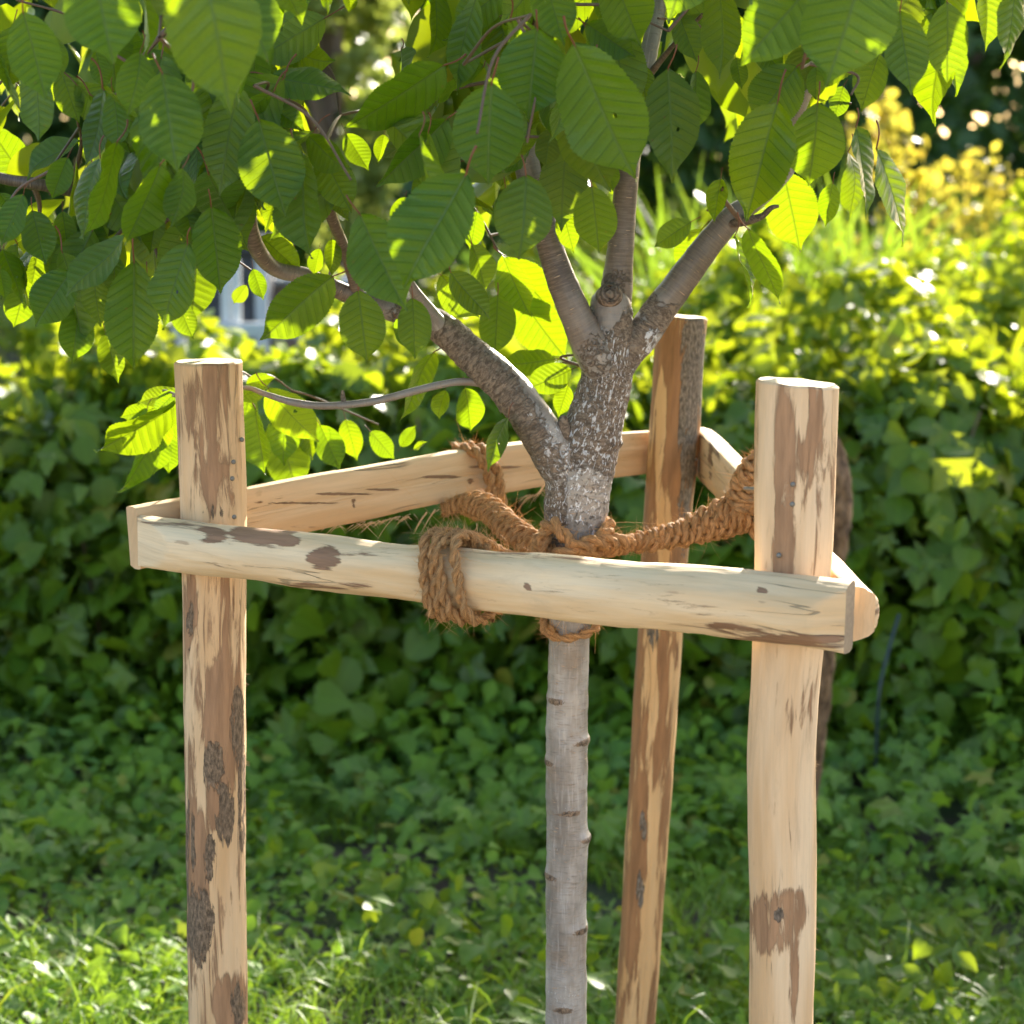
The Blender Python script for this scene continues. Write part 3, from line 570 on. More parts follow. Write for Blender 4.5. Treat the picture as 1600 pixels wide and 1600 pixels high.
def rope_thing(paths, label, seed, parts=True):
    allp = np.vstack([s[0] for s in paths]); c = allp.mean(0)
    t = empty('rope_tie', tuple(c), label, 'rope', 'coir rope ties holding the young tree')
    allv = []
    for k, (p, r, name) in enumerate(paths):
        V, Fc, U = strand(p, r, 2, .042 if name != 'wrapping' else .030, seed + k)
        mk(name, V, Fc, M['rope'], t, U, loc=tuple(c)); allv.append(V)
    A = np.vstack(allv)
    V, Fc = fibres(A, max(2200, int(len(A) / 7)), .0025, .011, .25, seed, .00026)
    o = mk('loose_fibres', V, Fc, M['fibre'], t, loc=tuple(c)); o['kind'] = 'stuff'
    V, Fc = fibres(A, 110, .012, .026, .1, seed + 50, .00028); o = mk('loose_fibres', V, Fc, M['fibre'], t, loc=tuple(c)); o['kind'] = 'stuff'
    return t
RR = .0060
# -- front tie: four turns round the front rail, tail to the trunk
def ell(cx, xs_dir, a, bq, turns, shift, phase=0, tilt=0):
    """turns round a rail whose axis passes cx (3d) along direction xs_dir; a = half depth, bq = half height"""
    ax = nz(xs_dir); upv = nz(np.array([0, 0, 1.0]) - ax * ax[2]); fr = np.cross(upv, ax); out = []
    n = int(turns * 26)
    for k in range(n + 1):
        th = 2 * math.pi * k / 26 + phase; s = shift * (k / 26)
        ce, se = math.cos(th), math.sin(th); pw = .72
        out.append(cx + ax * (s + tilt * se) + fr * (a * math.copysign(abs(ce) ** pw, ce)) + upv * (bq * math.copysign(abs(se) ** pw, se)))
    return np.array(out)
axF = np.array([dLR[0], dLR[1], 0]); f0 = P(690, 899, 2.402); f1 = atxy(c_, 961)
axF3 = nz(atxy(R_[:2] + nLR * .062 + dLR * .082, 961) - atxy(L_[:2] + nLR * .060 - dLR * .066, 847))
def rail_axis_at(px, pA, pB):
    best = min(np.linspace(0, 1, 400), key=lambda t: abs(PROJ(pA * (1 - t) + pB * t)[0] - px)); return pA * (1 - best) + pB * best
fA = atxy(L_[:2] + nLR * .060 - dLR * .066, 847); fB = atxy(R_[:2] + nLR * .062 + dLR * .082, 961)
w1 = ell(rail_axis_at(684, fA, fB) + np.array([nLR[0], nLR[1], 0]) * .008, axF3, .0335, .046, 2.3, .0125, .6, -.004)
w2 = ell(rail_axis_at(712, fA, fB) + np.array([nLR[0], nLR[1], 0]) * .009, axF3, .0340, .047, 1.2, .010, .2, -.012)
w3 = ell(rail_axis_at(738, fA, fB) + np.array([nLR[0], nLR[1], 0]) * .008, axF3, .0335, .046, 1.1, .010, .2, -.010)
tail = resamp(np.array([P(700, 842, 2.41), P(740, 838, 2.46), P(790, 865, 2.52), P(850, 880, 2.59), P(880, 870, 2.61)]))
tail2 = resamp(np.array([P(765, 965, 2.45), P(800, 930, 2.5), P(850, 885, 2.6), P(900, 880, 2.602), P(940, 885, 2.62)]))
tail_core = resamp(np.array([P(708, 846, 2.44), P(735, 841, 2.46), P(752, 850, 2.49)]))
rope_thing([(resamp(w1), RR, 'rope_turn'), (resamp(w2), RR, 'rope_turn'), (resamp(w3), RR, 'rope_turn'), (tail, RR, 'rope_tail'), (tail2, RR, 'rope_tail'), (tail_core, .0058, 'rope_knot')],
           'brown coir rope wound in thick turns round the middle of the front rail', 3)
# -- coils round the trunk
def coil(yl, rx, turns, dz, ph, tilt=(0, 0)):
    out = []; n = int(30 * turns)
    for k in range(n + 1):
        a = ph + 2 * math.pi * k / 30; c = atxy((P(893, yl, YT)[0], YT), yl)
        out.append([c[0] + rx * math.cos(a), YT + rx * math.sin(a), c[2] + dz * k / 30 + tilt[0] * math.cos(a) + tilt[1] * math.sin(a)])
    return resamp(np.array(out))
c1 = coil(862, .0425, 2.3, .0085, 2.2, (.006, .006)); c2 = coil(980, .0335, 1.6, .006, 0.3, (.003, .010)); c3 = coil(900, .040, 2.2, -.011, 1.0, (-.004, .004))
c4 = resamp(np.array([P(852, 870, YT - .035), P(850, 835, YT - .03), P(862, 818, YT - .045), P(880, 835, YT - .055), P(905, 862, YT - .055), P(940, 840, YT - .045), P(950, 822, YT - .02), P(940, 818, YT + .02)]))
c5 = resamp(np.array([P(845, 890, YT - .03), P(880, 862, YT - .06), P(920, 848, YT - .058), P(960, 845, YT - .035), P(985, 850, YT - .01)]))
rope_thing([(c1, .0075, 'rope_turn'), (c3, .0075, 'rope_turn'), (c2, .0052, 'rope_turn'), (c4, .0085, 'rope_turn'), (c5, .009, 'rope_turn')],
           'brown coir rope knotted round the cherry trunk behind the front rail', 11)
# -- rear left tie
lA = atxy(L_[:2] + nLB * .052 - dLB * .080, 833); lB = atxy(B_[:2] + nLB * .050 + dLB * .030, 708); axL = nz(lB - lA)
wq = ell(rail_axis_at(733, lA, lB) + np.array([-nLB[0], -nLB[1], 0]) * -.004, axL, .036, .047, 1.5, .012, -1.9, -.012)
wq2 = ell(rail_axis_at(750, lA, lB) + np.array([-nLB[0], -nLB[1], 0]) * -.004, axL, .036, .047, 1.3, .010, -1.9, -.012)
core = [np.append(P(694, 796, 2.88), .0068), np.append(P(722, 786, 2.85), .0115), np.append(P(745, 788, 2.82), .015), np.append(P(770, 800, 2.79), .0165), np.append(P(800, 828, 2.73), .0165), np.append(P(835, 850, 2.69), .015), np.append(P(862, 858, 2.66), .012)]
rope_thing([(resamp(wq), .0075, 'rope_turn'), (resamp(wq2), .0075, 'rope_turn'), (wrapped(core, .0100, .0062, 1), .0062, 'wrapping'), (resamp(np.array(core)[:, :3]), .009, 'rope_core')],
           'brown coir rope from the rear left rail to the trunk, wound round itself', 21)
# -- right tie
core = [np.append(P(925, 862, 2.63), .009), np.append(P(965, 852, 2.65), .0105), np.append(P(1010, 845, 2.67), .012), np.append(P(1060, 834, 2.68), .0155), np.append(P(1110, 818, 2.685), .021), np.append(P(1150, 802, 2.685), .0255), np.append(P(1180, 790, 2.68), .0265), np.append(P(1205, 785, 2.68), .022)]
core2 = [np.append(P(1165, 800, 2.67), .019), np.append(P(1162, 770, 2.67), .0185), np.append(P(1170, 742, 2.665), .016), np.append(P(1180, 722, 2.66), .012), np.append(P(1188, 714, 2.68), .009)]
wr = resamp(np.array([P(1165, 725, 2.7), P(1185, 720, 2.68), P(1205, 735, 2.67), P(1212, 790, 2.66), P(1195, 835, 2.67), P(1175, 820, 2.68), P(1180, 760, 2.7)]))
rope_thing([(wrapped(core, .0098, .0070, 2), .0070, 'wrapping'), (wrapped(core2, .0098, .0068, 5), .0068, 'wrapping'), (resamp(np.array(core)[:, :3]), .010, 'rope_core'), (wr, .008, 'rope_turn')],
           'thick wrapped coir rope from the trunk out to the right rail', 31)

# ------------------------------------------------------------------ leaves
PROF_T = [0, .03, .08, .17, .28, .40, .52, .62, .71, .78, .83, .87, .905, .95, 1]
PROF_W = [0.02, .22, .45, .72, .91, .99, 1, .93, .77, .57, .38, .22, .12, .05, 0]
def leaf_mesh(seed, rows=60, cols=10, teeth=30, pleat=.0062, droop=.25, fold=.22, curl=.1, wid=.252, petiole=True, plain_mat=False, hole=False, wave=.012):
    r = random.Random(seed); wid *= r.uniform(.93, 1.07); asym = r.uniform(-.05, .05); tw = r.uniform(-.55, .55); bend = r.uniform(-.6, .8); N = 10.5
    V, UV, Fc, mi = [], [], [], []; sk = r.uniform(-.05, .05); ph1, ph2 = r.uniform(0, 6), r.uniform(0, 6)
    for i in range(rows + 1):
        t = i / rows; hw = np.interp(t, PROF_T, PROF_W)
        for j in range(-cols, cols + 1):
            f = j / cols; x = f * hw * wid * (1 + asym * math.copysign(1, f)); y = t
            if teeth and abs(j) == cols and 0.05 < t < .97:
                ph = (t * teeth) % 1.0; x += math.copysign(.020 * (1 - ph) ** 1.0 * (0.4 + hw), f); y += .006 * (ph)
            ax = abs(x)
            s = t * N - (ax / 1.0) * N * .55
            z = pleat * math.cos(2 * math.pi * s) * min(1, ax / .04) * (1 - .5 * abs(f) ** 4) * (hw ** .5)
            z += fold * ax - curl * (ax / wid) ** 2 * wid * .9
            z += wave * math.sin(t * 9 + ph1) * f * abs(f) + .6 * wave * math.sin(t * 17 + ph2) * f ** 4
            # droop along the length
            a = droop * t * t; x2 = x + sk * t * t; z += tw * t * x; z += bend * math.sin(t * math.pi * 1.2 + ph1) * .12
            V.append((x2, y - .35 * droop * droop * t ** 3, z - a * .5)); UV.append((x + .5, t))
    W = 2 * cols + 1
    hx, hy = r.uniform(-.1, .1), r.uniform(.4, .7)
    for i in range(rows):
        for j in range(W - 1):
            a = i * W + j; f = (a, a + 1, a + W + 1, a + W)
            if hole:
                c = UV[a]; 
                if (c[0] - .5 - hx) ** 2 + ((c[1] - hy) * 1.0) ** 2 < .022 ** 2: continue
            Fc.append(f); mi.append(0)
    if petiole:
        pl = r.uniform(.20, .30); bx = r.uniform(-.06, .06)
        zb = bend * math.sin(ph1) * .12
        path = [(bx * (1 - k) , -pl * (1 - k) * .85, .10 * pl + .35 * pl * math.sin(math.pi * (1 - k) * .6) * (1 if k < 1 else 0) - .1 * pl + zb) for k in np.linspace(0, 1, 7)] + [(0, .03, bend * math.sin(.03 * math.pi * 1.2 + ph1) * .12 - .003)]
        pv, pf, pu, _ = tube(path, [.010, .008, .0075, .0075, .0075, .0075, .007, .004], 6, seam=(1, 0, .1), cap=False)
        b0 = len(V); V += [tuple(v) for v in pv]; UV += [tuple(u) for u in pu]; Fc += [tuple(i + b0 for i in f) for f in pf]; mi += [1] * len(pf)
    return np.array(V), Fc, np.array(UV), mi
HERO = []
for k in range(16):
    V, Fc, uv, mi = leaf_mesh(100 + k, droop=([.1, .25, .4, .15, .3, .5, .05, .2, .35, .6] * 2)[k], fold=([.15, .35, .1, .5, .22, .3, .08, .7, .25, .4] * 2)[k], curl=([.05, .2, .1, .1, .3, .05, .12, .1, .2, .1] * 2)[k], wave=.010 + .0012 * k, hole=(k % 6 == 4))
    me = bpy.data.meshes.new('cherry_leaf'); me.from_pydata([tuple(v) for v in V], [], Fc); l = me.uv_layers.new(name='UVMap')
    vi = np.empty(len(me.loops), dtype=np.int32); me.loops.foreach_get('vertex_index', vi); l.data.foreach_set('uv', uv.astype(np.float32)[vi].ravel())
    me.materials.append(M['leaf']); me.materials.append(M['petiole']); me.polygons.foreach_set('material_index', mi); me.polygons.foreach_set('use_smooth', np.ones(len(me.polygons), dtype=bool)); me.update(); HERO.append(me)

# traced leaves: base x, y -> tip x, y, width (photo px), distance, lit by the sun (1) / shaded (0) / open (2)
TR = [
(36,19,75,158,88,2.15,0),(140,-60,178,106,132,1.98,0),(222,-40,240,95,44,2.2,0),(300,-95,372,176,142,1.92,2),(345,-50,437,96,112,2.1,0),(252,112,276,272,104,2.12,0),(218,82,205,182,55,2.2,0),(248,255,218,413,72,2.18,2),(283,262,275,358,36,2.2,0),
(190,222,152,388,46,2.25,2),(160,248,107,370,40,2.4,0),(48,292,-22,195,66,2.75,1),(28,133,60,198,26,2.7,1),(120,212,22,272,30,2.6,0),(80,236,45,288,30,2.75,1),(165,138,128,264,30,2.5,0),(178,142,182,238,42,2.45,0),(96,112,126,192,72,2.6,0),(70,50,102,120,66,2.35,0),(150,80,166,142,56,2.4,0),
(106,246,76,316,46,2.5,0),(50,328,72,416,58,2.5,0),(35,303,0,386,38,2.45,0),(6,388,36,474,40,2.5,0),(98,330,106,402,38,2.55,0),(40,436,24,522,60,2.65,1),(112,424,47,510,74,2.45,2),(190,362,96,464,46,2.35,0),(150,428,148,516,40,2.4,0),(208,410,210,581,88,2.35,2),(165,520,186,600,44,2.5,1),
(125,478,111,576,72,2.5,0),(290,380,253,516,54,2.3,0),(275,470,304,532,40,2.6,1),(300,395,327,506,38,2.7,1),(330,322,347,466,80,2.35,0),(285,303,304,384,44,2.45,0),(395,420,413,472,38,2.75,1),(385,445,362,482,24,2.8,1),(358,190,354,308,54,2.4,0),(362,288,380,356,56,2.45,0),(404,186,444,343,98,2.3,0),(462,238,487,406,68,2.35,0),
(417,117,552,136,62,2.45,0),(435,78,530,108,40,2.6,0),(395,-35,456,68,44,2.7,1),(414,155,479,209,56,2.45,0),(445,-25,467,35,30,2.7,0),(508,-25,516,25,20,2.8,1),(545,-25,548,25,24,2.8,0),(668,-15,636,101,40,2.7,1),(690,-22,682,98,38,2.6,0),(695,102,540,213,76,2.4,2),(697,183,594,300,72,2.4,0),
(768,130,758,298,130,2.2,0),(840,44,820,193,108,2.25,0),(894,70,994,286,118,2.2,0),(893,160,940,314,66,2.3,0),(850,-42,880,74,66,2.3,0),(948,-52,1016,76,82,2.35,0),(915,36,996,94,52,2.45,0),(1046,106,1051,287,90,2.4,0),(1005,102,1010,166,46,2.5,0),(1218,160,1151,353,106,2.35,2),(1246,104,1168,202,86,2.5,0),(1276,161,1275,304,86,2.4,0),
(1085,112,1105,216,40,2.6,0),(1125,-32,1122,123,62,2.4,0),(1287,-42,1146,99,106,2.2,0),(1350,-62,1303,139,132,2.15,0),(1408,16,1425,153,76,2.3,0),(1275,104,1275,160,36,2.5,0),(1374,84,1342,174,50,2.5,0),(1318,134,1302,188,38,2.65,1),(1338,198,1368,343,44,2.4,0),(1370,232,1434,386,52,2.6,1),(1322,238,1337,344,28,2.65,1),
(1226,272,1250,397,80,2.7,1),(1302,286,1290,356,36,2.55,0),(1172,356,1204,491,50,2.5,0),(1155,368,1171,482,26,2.6,1),(1080,347,1013,386,46,2.5,0),(1128,280,1108,346,34,2.55,0),(1096,358,1054,422,46,2.7,1),(1478,4,1493,129,62,2.4,0),(1480,48,1495,152,44,2.55,1),(1455,-12,1452,203,30,2.5,1),(1535,-25,1545,79,42,2.5,1),(1592,-32,1578,113,52,2.35,0),(1452,-40,1460,32,46,2.5,0),
(823,272,820,411,92,2.25,0),(790,296,792,378,44,2.5,0),(724,270,629,457,132,2.12,0),(562,334,629,491,86,2.25,0),(712,252,640,322,42,2.5,0),(634,308,616,360,32,2.75,1),(560,454,573,578,76,2.35,2),(645,466,649,565,62,2.4,0),(620,498,641,548,26,2.6,1),(522,434,402,537,80,2.4,2),(518,374,520,433,30,2.6,0),(520,440,510,474,26,2.7,1),
(706,424,769,501,60,2.5,0),(690,428,747,503,42,2.65,1),(735,384,776,457,42,2.6,0),(778,460,774,562,60,2.75,2),(790,400,866,502,58,2.85,1),(808,458,882,572,62,2.85,1),(785,398,822,502,34,2.8,2),(868,563,776,578,40,2.8,1),(893,577,820,612,46,2.68,2),(888,603,870,652,38,2.75,0),(862,600,872,632,24,2.8,1),(797,653,748,731,30,2.6,2),
(725,606,746,682,56,2.75,2),(694,608,680,658,26,2.75,0),(683,553,626,663,36,2.75,0),(372,624,420,604,26,2.7,0),(420,604,491,702,54,2.75,0),(402,638,404,743,42,2.8,0),(430,650,472,782,78,2.95,0),(500,664,532,738,48,2.95,1),(578,674,622,718,42,2.95,1),(626,698,650,664,26,2.95,1),(645,702,668,690,12,2.95,1),
(275,606,213,630,26,2.8,1),(238,638,186,652,28,2.8,1),(232,640,170,696,30,2.8,0),(277,613,232,648,30,2.75,0),(272,622,172,741,36,2.75,0),(248,688,184,772,32,2.8,1),(252,676,244,744,34,2.85,0),(264,646,240,714,38,2.85,0),(265,680,262,745,40,2.9,0),
(392,615,372,700,44,2.85,0),(445,635,440,735,50,2.9,0),(470,640,505,725,46,2.95,0),(258,612,205,665,30,2.9,0),(262,640,205,720,38,2.95,0),(275,650,262,735,36,2.95,0),(385,600,430,590,34,2.8,1),(540,655,560,720,36,3.0,0),(925,290,936,406,74,2.5,0),(690,158,585,252,34,2.6,0),(782,26,690,72,46,2.55,0),(742,84,718,132,38,2.5,2),(792,-22,700,52,62,2.5,0),(475,213,547,278,40,2.45,0),(540,208,577,268,40,2.7,1),(500,238,552,332,62,2.5,0),(405,368,476,430,62,2.65,0),(500,388,488,432,32,2.6,0),(515,298,546,346,28,2.55,0),(90,384,105,432,24,2.75,1),(62,384,46,462,60,2.7,0),
(0,300,30,345,50,2.6,0),(0,420,10,470,40,2.4,0),(20,40,10,150,60,2.5,0),(0,200,20,260,40,2.9,1),(880,330,898,395,50,2.6,0),(905,300,915,350,40,2.7,1),(950,250,960,300,40,2.6,0),(1150,90,1160,140,50,2.6,0),(1180,60,1225,120,60,2.55,0),(1060,20,1090,100,50,2.55,0),(650,200,640,260,46,2.65,0),(600,60+150,590,255,30,2.8,1),
(820,340,812,392,36,2.8,1),(745,330,735,395,44,2.75,1),(860,200,850,270,56,2.5,0),(895,240,880,290,40,2.65,0),(470,100,450,170,50,2.7,0),(300,200,320,290,60,2.5,0),(320,230,300,300,50,2.6,0),(330,480-150,395,395,60,2.6,0),(245,330,235,400,50,2.55,0),(130,330,160,420,56,2.6,0),(180,400,175,470,46,2.55,0),(230,430,240,520,50,2.55,0),
]
def leaf_matrix(Bp, Tp, widf, roll, nrm_hint):
    a = Tp - Bp; L = np.linalg.norm(a); yv = a / L; n = nz(nrm_hint - yv * (nrm_hint @ yv))
    x = np.cross(yv, n); c, s = math.cos(roll), math.sin(roll); n2 = n * c + x * s; x2 = np.cross(yv, n2)
    Mx = np.eye(4); Mx[:3, 0] = x2 * L * widf; Mx[:3, 1] = yv * L; Mx[:3, 2] = n2 * L; Mx[:3, 3] = Bp; return Mx
leaves = []          # (matrix, variant, centre)
lit_pts = []; dark_pts = []; rl_ = random.Random(5)
SKY_HINT = np.array([0, -.75, .65])
for (bx, by, tx, ty, wd, Y, lit) in TR:
    Lpx = math.hypot(tx - bx, ty - by); tilt = rl_.uniform(-.3, .15) * Lpx / F * Y
    Bp = P(bx, by, Y); Tp = P(tx, ty, Y + tilt)
    nat = .55 * Lpx; ratio = wd / nat
    if ratio < .92: roll = math.acos(max(.25, ratio)) * rl_.choice([-1, 1]); wf = 1.0
    else: roll = rl_.uniform(-.25, .25); wf = min(1.3 if Lpx > 100 else 1.0, ratio)
    hint = nz(nz(CAM - Bp) + np.array([rl_.uniform(-.1, .1), 0, .15]))
    leaves.append((leaf_matrix(Bp, Tp, wf, roll, hint), rl_.randrange(16), (Bp + Tp) / 2, Lpx))
    (lit_pts if lit == 1 else dark_pts).append(((Bp + Tp) / 2, Lpx / F * Y))
LIT = np.array([p for p, _ in lit_pts])
def blocks_lit(p, rad=.055):
    v = p - LIT; t = v @ SUNV; d = np.linalg.norm(v - np.outer(t, SUNV), axis=1); return np.any((t > .01) & (d < rad))
def allowed(px, py):
    if py < -60: return True
    if -200 < px < 470: return py < np.interp(px, [-200, 0, 100, 200, 250, 330, 470], [480, 440, 470, 470, 430, 380, 330])
    if px < 640: return py < -60
    if px < 985: return py < np.interp(px, [640, 700, 800, 900, 985], [230, 330, 330, 330, 240])
    if px < 1100: return py < 60
    if px < 1330: return py < np.interp(px, [1100, 1200, 1330], [120, 230, 130])
    if px < 1520: return py < 20
    return py < -30
filler = []
def add_filler(c, toward_sun=.6):
    L = rl_.uniform(.085, .13); d = nz(np.array([rl_.gauss(0, .6), rl_.gauss(0, .6), -.8])); hint = nz(SUNV * toward_sun + np.array([rl_.gauss(0, .4), rl_.gauss(0, .4), .4]))
    Bp = c - d * L * .5; Tp = c + d * L * .5
    Mx = leaf_matrix(Bp, Tp, rl_.uniform(.85, 1.05), 0, hint); px, py = PROJ(c); filler.append((Mx, rl_.randrange(16), c, L * F / c[1], px, py))
# shade for the leaves the photograph shows dark
for c, s in dark_pts:
    for rep in range(4):
        for tries in range(14):
            t = rl_.uniform(.06, .75); q = c + SUNV * t + np.array([rl_.gauss(0, .028) for _ in range(3)])
            px, py = PROJ(q)
            if allowed(px, py) and not blocks_lit(q): add_filler(q); break
# the crown above and behind
cnt = 0
while cnt < 1050:
    q = np.array([rl_.uniform(-1.15, 1.1), rl_.uniform(2.1, 3.7), rl_.uniform(1.35, 2.75)])
    e = ((q[0] - .0) / 1.1) ** 2 + ((q[1] - 2.85) / .85) ** 2 + ((q[2] - 1.95) / .8) ** 2
    if e > 1: continue
    px, py = PROJ(q)
    if q[1] < 2.45 and py > -40: continue
    if not allowed(px, py) or blocks_lit(q, .05): continue
    if mnoise.noise(Vector(q * 2.2)) < -.12: continue
    add_filler(q); cnt += 1
allL = [(m, v, c, s, 1) for (m, v, c, s) in leaves]
vis = [f for f in filler if -80 < f[4] < 1680 and -80 < f[5] < 700]; vis.sort(key=lambda f: f[2][1])
n_obj = max(0, 300 - len(allL)); ids = set(id(f) for f in vis[:n_obj])
treeM = Matrix.Translation(tree.location)
def add_leaf_obj(Mx, v):
    o = bpy.data.objects.new('leaf', HERO[v]); COL.objects.link(o); o.parent = tree
    o.matrix_parent_inverse = Matrix.Identity(4); o.matrix_local = treeM.inverted() @ Matrix([list(r) for r in Mx])
for (m, v, c, s, _) in allL: add_leaf_obj(m, v)
for f in vis[:n_obj]: add_leaf_obj(f[0], f[1])
rest = [f for f in filler if id(f) not in ids]

def scatter(name, tmpl, Ms, mats, parent=None, rnd=None, loc=(0, 0, 0), kind='stuff'):
    """join many transformed copies of templates (V, quads/tris Nx4 array, uv) into one mesh"""
    VV, FF, UU, RR_ = [], [], [], []; base = 0
    Ms = np.asarray(Ms); n = len(Ms); vidx = rng.integers(0, len(tmpl), n); rr = rng.random(n) if rnd is None else rnd
    for k, (tv, tf, tu) in enumerate(tmpl):
        sel = np.where(vidx == k)[0]
        if len(sel) == 0: continue
        A = Ms[sel]; hv = tv @ np.transpose(A[:, :3, :3], (0, 2, 1)) + A[:, None, :3, 3]
        m = len(sel); nv = len(tv)
        VV.append(hv.reshape(-1, 3)); FF.append((tf[None] + (np.arange(m) * nv)[:, None, None]).reshape(-1, tf.shape[1]) + base)
        UU.append(np.tile(tu, (m, 1))); RR_.append(np.repeat(rr[sel], nv)); base += m * nv
    o = mk(name, np.vstack(VV), np.vstack(FF), mats, parent, np.vstack(UU), {'rnd': np.concatenate(RR_)}, loc=loc)
    if kind: o['kind'] = kind
    return o
LOW = []
for k in range(4):
    V, Fc, uv, mi = leaf_mesh(300 + k, 14, 2, 0, 0, [.2, .4, .1, .5][k], .3, .1, petiole=False); LOW.append((V, np.array(Fc), uv))
scatter('leaf_mass', LOW, [f[0] for f in rest], M['leaf_far'], tree, loc=tuple(tree.location))

# twigs: from limbs to groups of leaf bases
skel = np.vstack([q[::3, :3] for q in limbs[1:]]); srad = np.concatenate([q[::3, 3] for q in limbs[1:]])
bases = np.array([m[:3, 3] - m[:3, 1] * .22 for (m, v, c, s) in leaves]); used = np.zeros(len(bases), bool); nodes_ = []
for i in range(len(bases)):
    if used[i]: continue
    d = np.linalg.norm(bases - bases[i], axis=1); g_ = (d < .09) & ~used; used |= g_; nodes_.append(bases[g_].mean(0) + np.array([0, .01, .012]))
for nd in nodes_:
    d = np.linalg.norm((skel - nd) * np.array([1, .6, 1]), axis=1) + np.where(skel[:, 2] < nd[2] - .25, .2, 0); j = int(np.argmin(d))
    if d[j] > .32 or d[j] < .012: continue
    a = skel[j]; mid = (a + nd) / 2 + np.array([rl_.gauss(0, .012), rl_.gauss(0, .01) + .01, .10 * d[j]])
    q = catmull(np.array([a, mid, nd]), 6); V, Fc, uv, mi = tube(q, np.linspace(min(.0038, srad[j] * .8), .0013, len(q)), 7, cap=False)
    mk('twig', V, Fc, [M['twig']], tree, uv, loc=tuple(a))
    if rl_.random() < .8: skel = np.vstack([skel, q[2::2]]); srad = np.append(srad, np.full(len(q[2::2]), .0025))

# ------------------------------------------------------------------ plants of the background
def flat_leaf(outline, fold=.25, droop=.3, ribs=None):
    """outline: list of (y, halfwidth) -> simple folded leaf; unit length"""
    V, Fc, U = [], [], []
    for i, (y, hw) in enumerate(outline):
        z0 = -droop * y * y * .5
        V += [(-hw, y, z0 + fold * hw), (-hw * .5, y, z0 + fold * hw * .62), (0, y, z0), (hw * .5, y, z0 + fold * hw * .62), (hw, y, z0 + fold * hw)]
        U += [(.5 - hw, y), (.5 - hw * .5, y), (.5, y), (.5 + hw * .5, y), (.5 + hw, y)]
    for i in range(len(outline) - 1):
        for j in range(4): a = i * 5 + j; Fc.append((a, a + 1, a + 6, a + 5))
    return np.array(V, float), np.array(Fc), np.array(U)
def lobed(n=5, seed=0, spread=4.0, deep=.45):
    """palmate leaf: fan around the base"""
    r = random.Random(seed); k = n * 4; pts = [(0, 0, 0)]; U = [(.5, 0)]
    for i in range(k + 1):
        a = -spread / 2 + spread * i / k; ph = (i % 4) / 4.0; lobe = 1 - deep * abs(math.sin(math.pi * ph))
        R_l = (.58 + .42 * math.cos(a * .75)) * lobe; x, y = math.sin(a) * R_l, math.cos(a) * R_l + .12
        pts.append((x * .85, y * .85, -.22 * R_l * R_l + .05 * math.cos(a * 6))); U.append((.5 + x * .4, y))
    Fc = [(0, i, i + 1, i + 1) for i in range(1, k + 1)]
    return np.array(pts, float), np.array([(f[0], f[1], f[2]) for f in Fc]), np.array(U)
HEART = flat_leaf([(0.06, .14), (0, .30), (.12, .43), (.32, .45), (.55, .34), (.78, .16), (1, .0)], .2, .45)
OVAL = flat_leaf([(0, .01), (.14, .17), (.35, .29), (.58, .28), (.82, .14), (1, 0)], .35, .4)
LANCE = flat_leaf([(0, .01), (.2, .10), (.45, .14), (.75, .08), (1, 0)], .3, .6)
ROUND = flat_leaf([(0, .03), (.08, .24), (.3, .42), (.6, .43), (.88, .24), (1, 0.02)], .12, .3)
LOB5 = [lobed(5, 1), lobed(3, 2, 3.6, .38)]
TRI_L = [(v, f, u) for v, f, u in LOB5]
def mats_for(pos, nrm, size, spread=.5, down=.5, rs=None):
    """matrices for leaves: normals near nrm, tips drooping"""
    n = len(pos); N = nrm + rng.normal(size=(n, 3)) * spread; N /= np.linalg.norm(N, axis=1)[:, None]
    D = rng.normal(size=(n, 3)) * .6 + np.array([0, 0, -down]); D -= N * np.sum(D * N, axis=1)[:, None]; D /= np.linalg.norm(D, axis=1)[:, None]
    X = np.cross(D, N); Mx = np.zeros((n, 4, 4)); Mx[:, :3, 0] = X * size[:, None]; Mx[:, :3, 1] = D * size[:, None]; Mx[:, :3, 2] = N * size[:, None]; Mx[:, :3, 3] = pos - D * size[:, None] * .5; Mx[:, 3, 3] = 1
    return Mx
def mound(cx, cy, rx, ry, h, n, inner=.55, lump=.16, z0=0.0, seed=0):
    """points and outward normals on/in a lumpy mound"""
    u = rng.random(n); ph = rng.random(n) * 2 * math.pi; zf = rng.random(n) ** .8
    prof = np.sqrt(np.clip(1 - zf ** 3.2, 0.02, 1)); depth = inner + (1.04 - inner) * np.sqrt(u)
    lum = np.array([mnoise.noise(Vector((cx + math.cos(p) * 1.6 + seed, cy + math.sin(p) * 1.6, z * 3.2))) for p, z in zip(ph, zf)])
    rr = prof * depth * (1 + lump * lum * 1.6)
    # cover the top
    top = rng.random(n) < .35; r2 = np.sqrt(rng.random(n)); rr = np.where(top, r2, rr)
    hz = np.where(top, np.sqrt(np.clip(1 - r2 ** 2.6, 0, 1)) * (.86 + .16 * rng.random(n)), zf)
    x = cx + rx * rr * np.cos(ph); y = cy + ry * rr * np.sin(ph)
    z = z0 + h * hz * (1 + .12 * np.array([mnoise.noise(Vector((a * 2.3 + seed, b * 2.3, 5))) for a, b in zip(x, y)]))
    nr = np.stack([np.cos(ph) / rx * rr, np.sin(ph) / ry * rr, np.where(top, 2.2, hz * 1.2 + .25)], -1); nr /= np.linalg.norm(nr, axis=1)[:, None]
    return np.stack([x, y, z], -1), nr
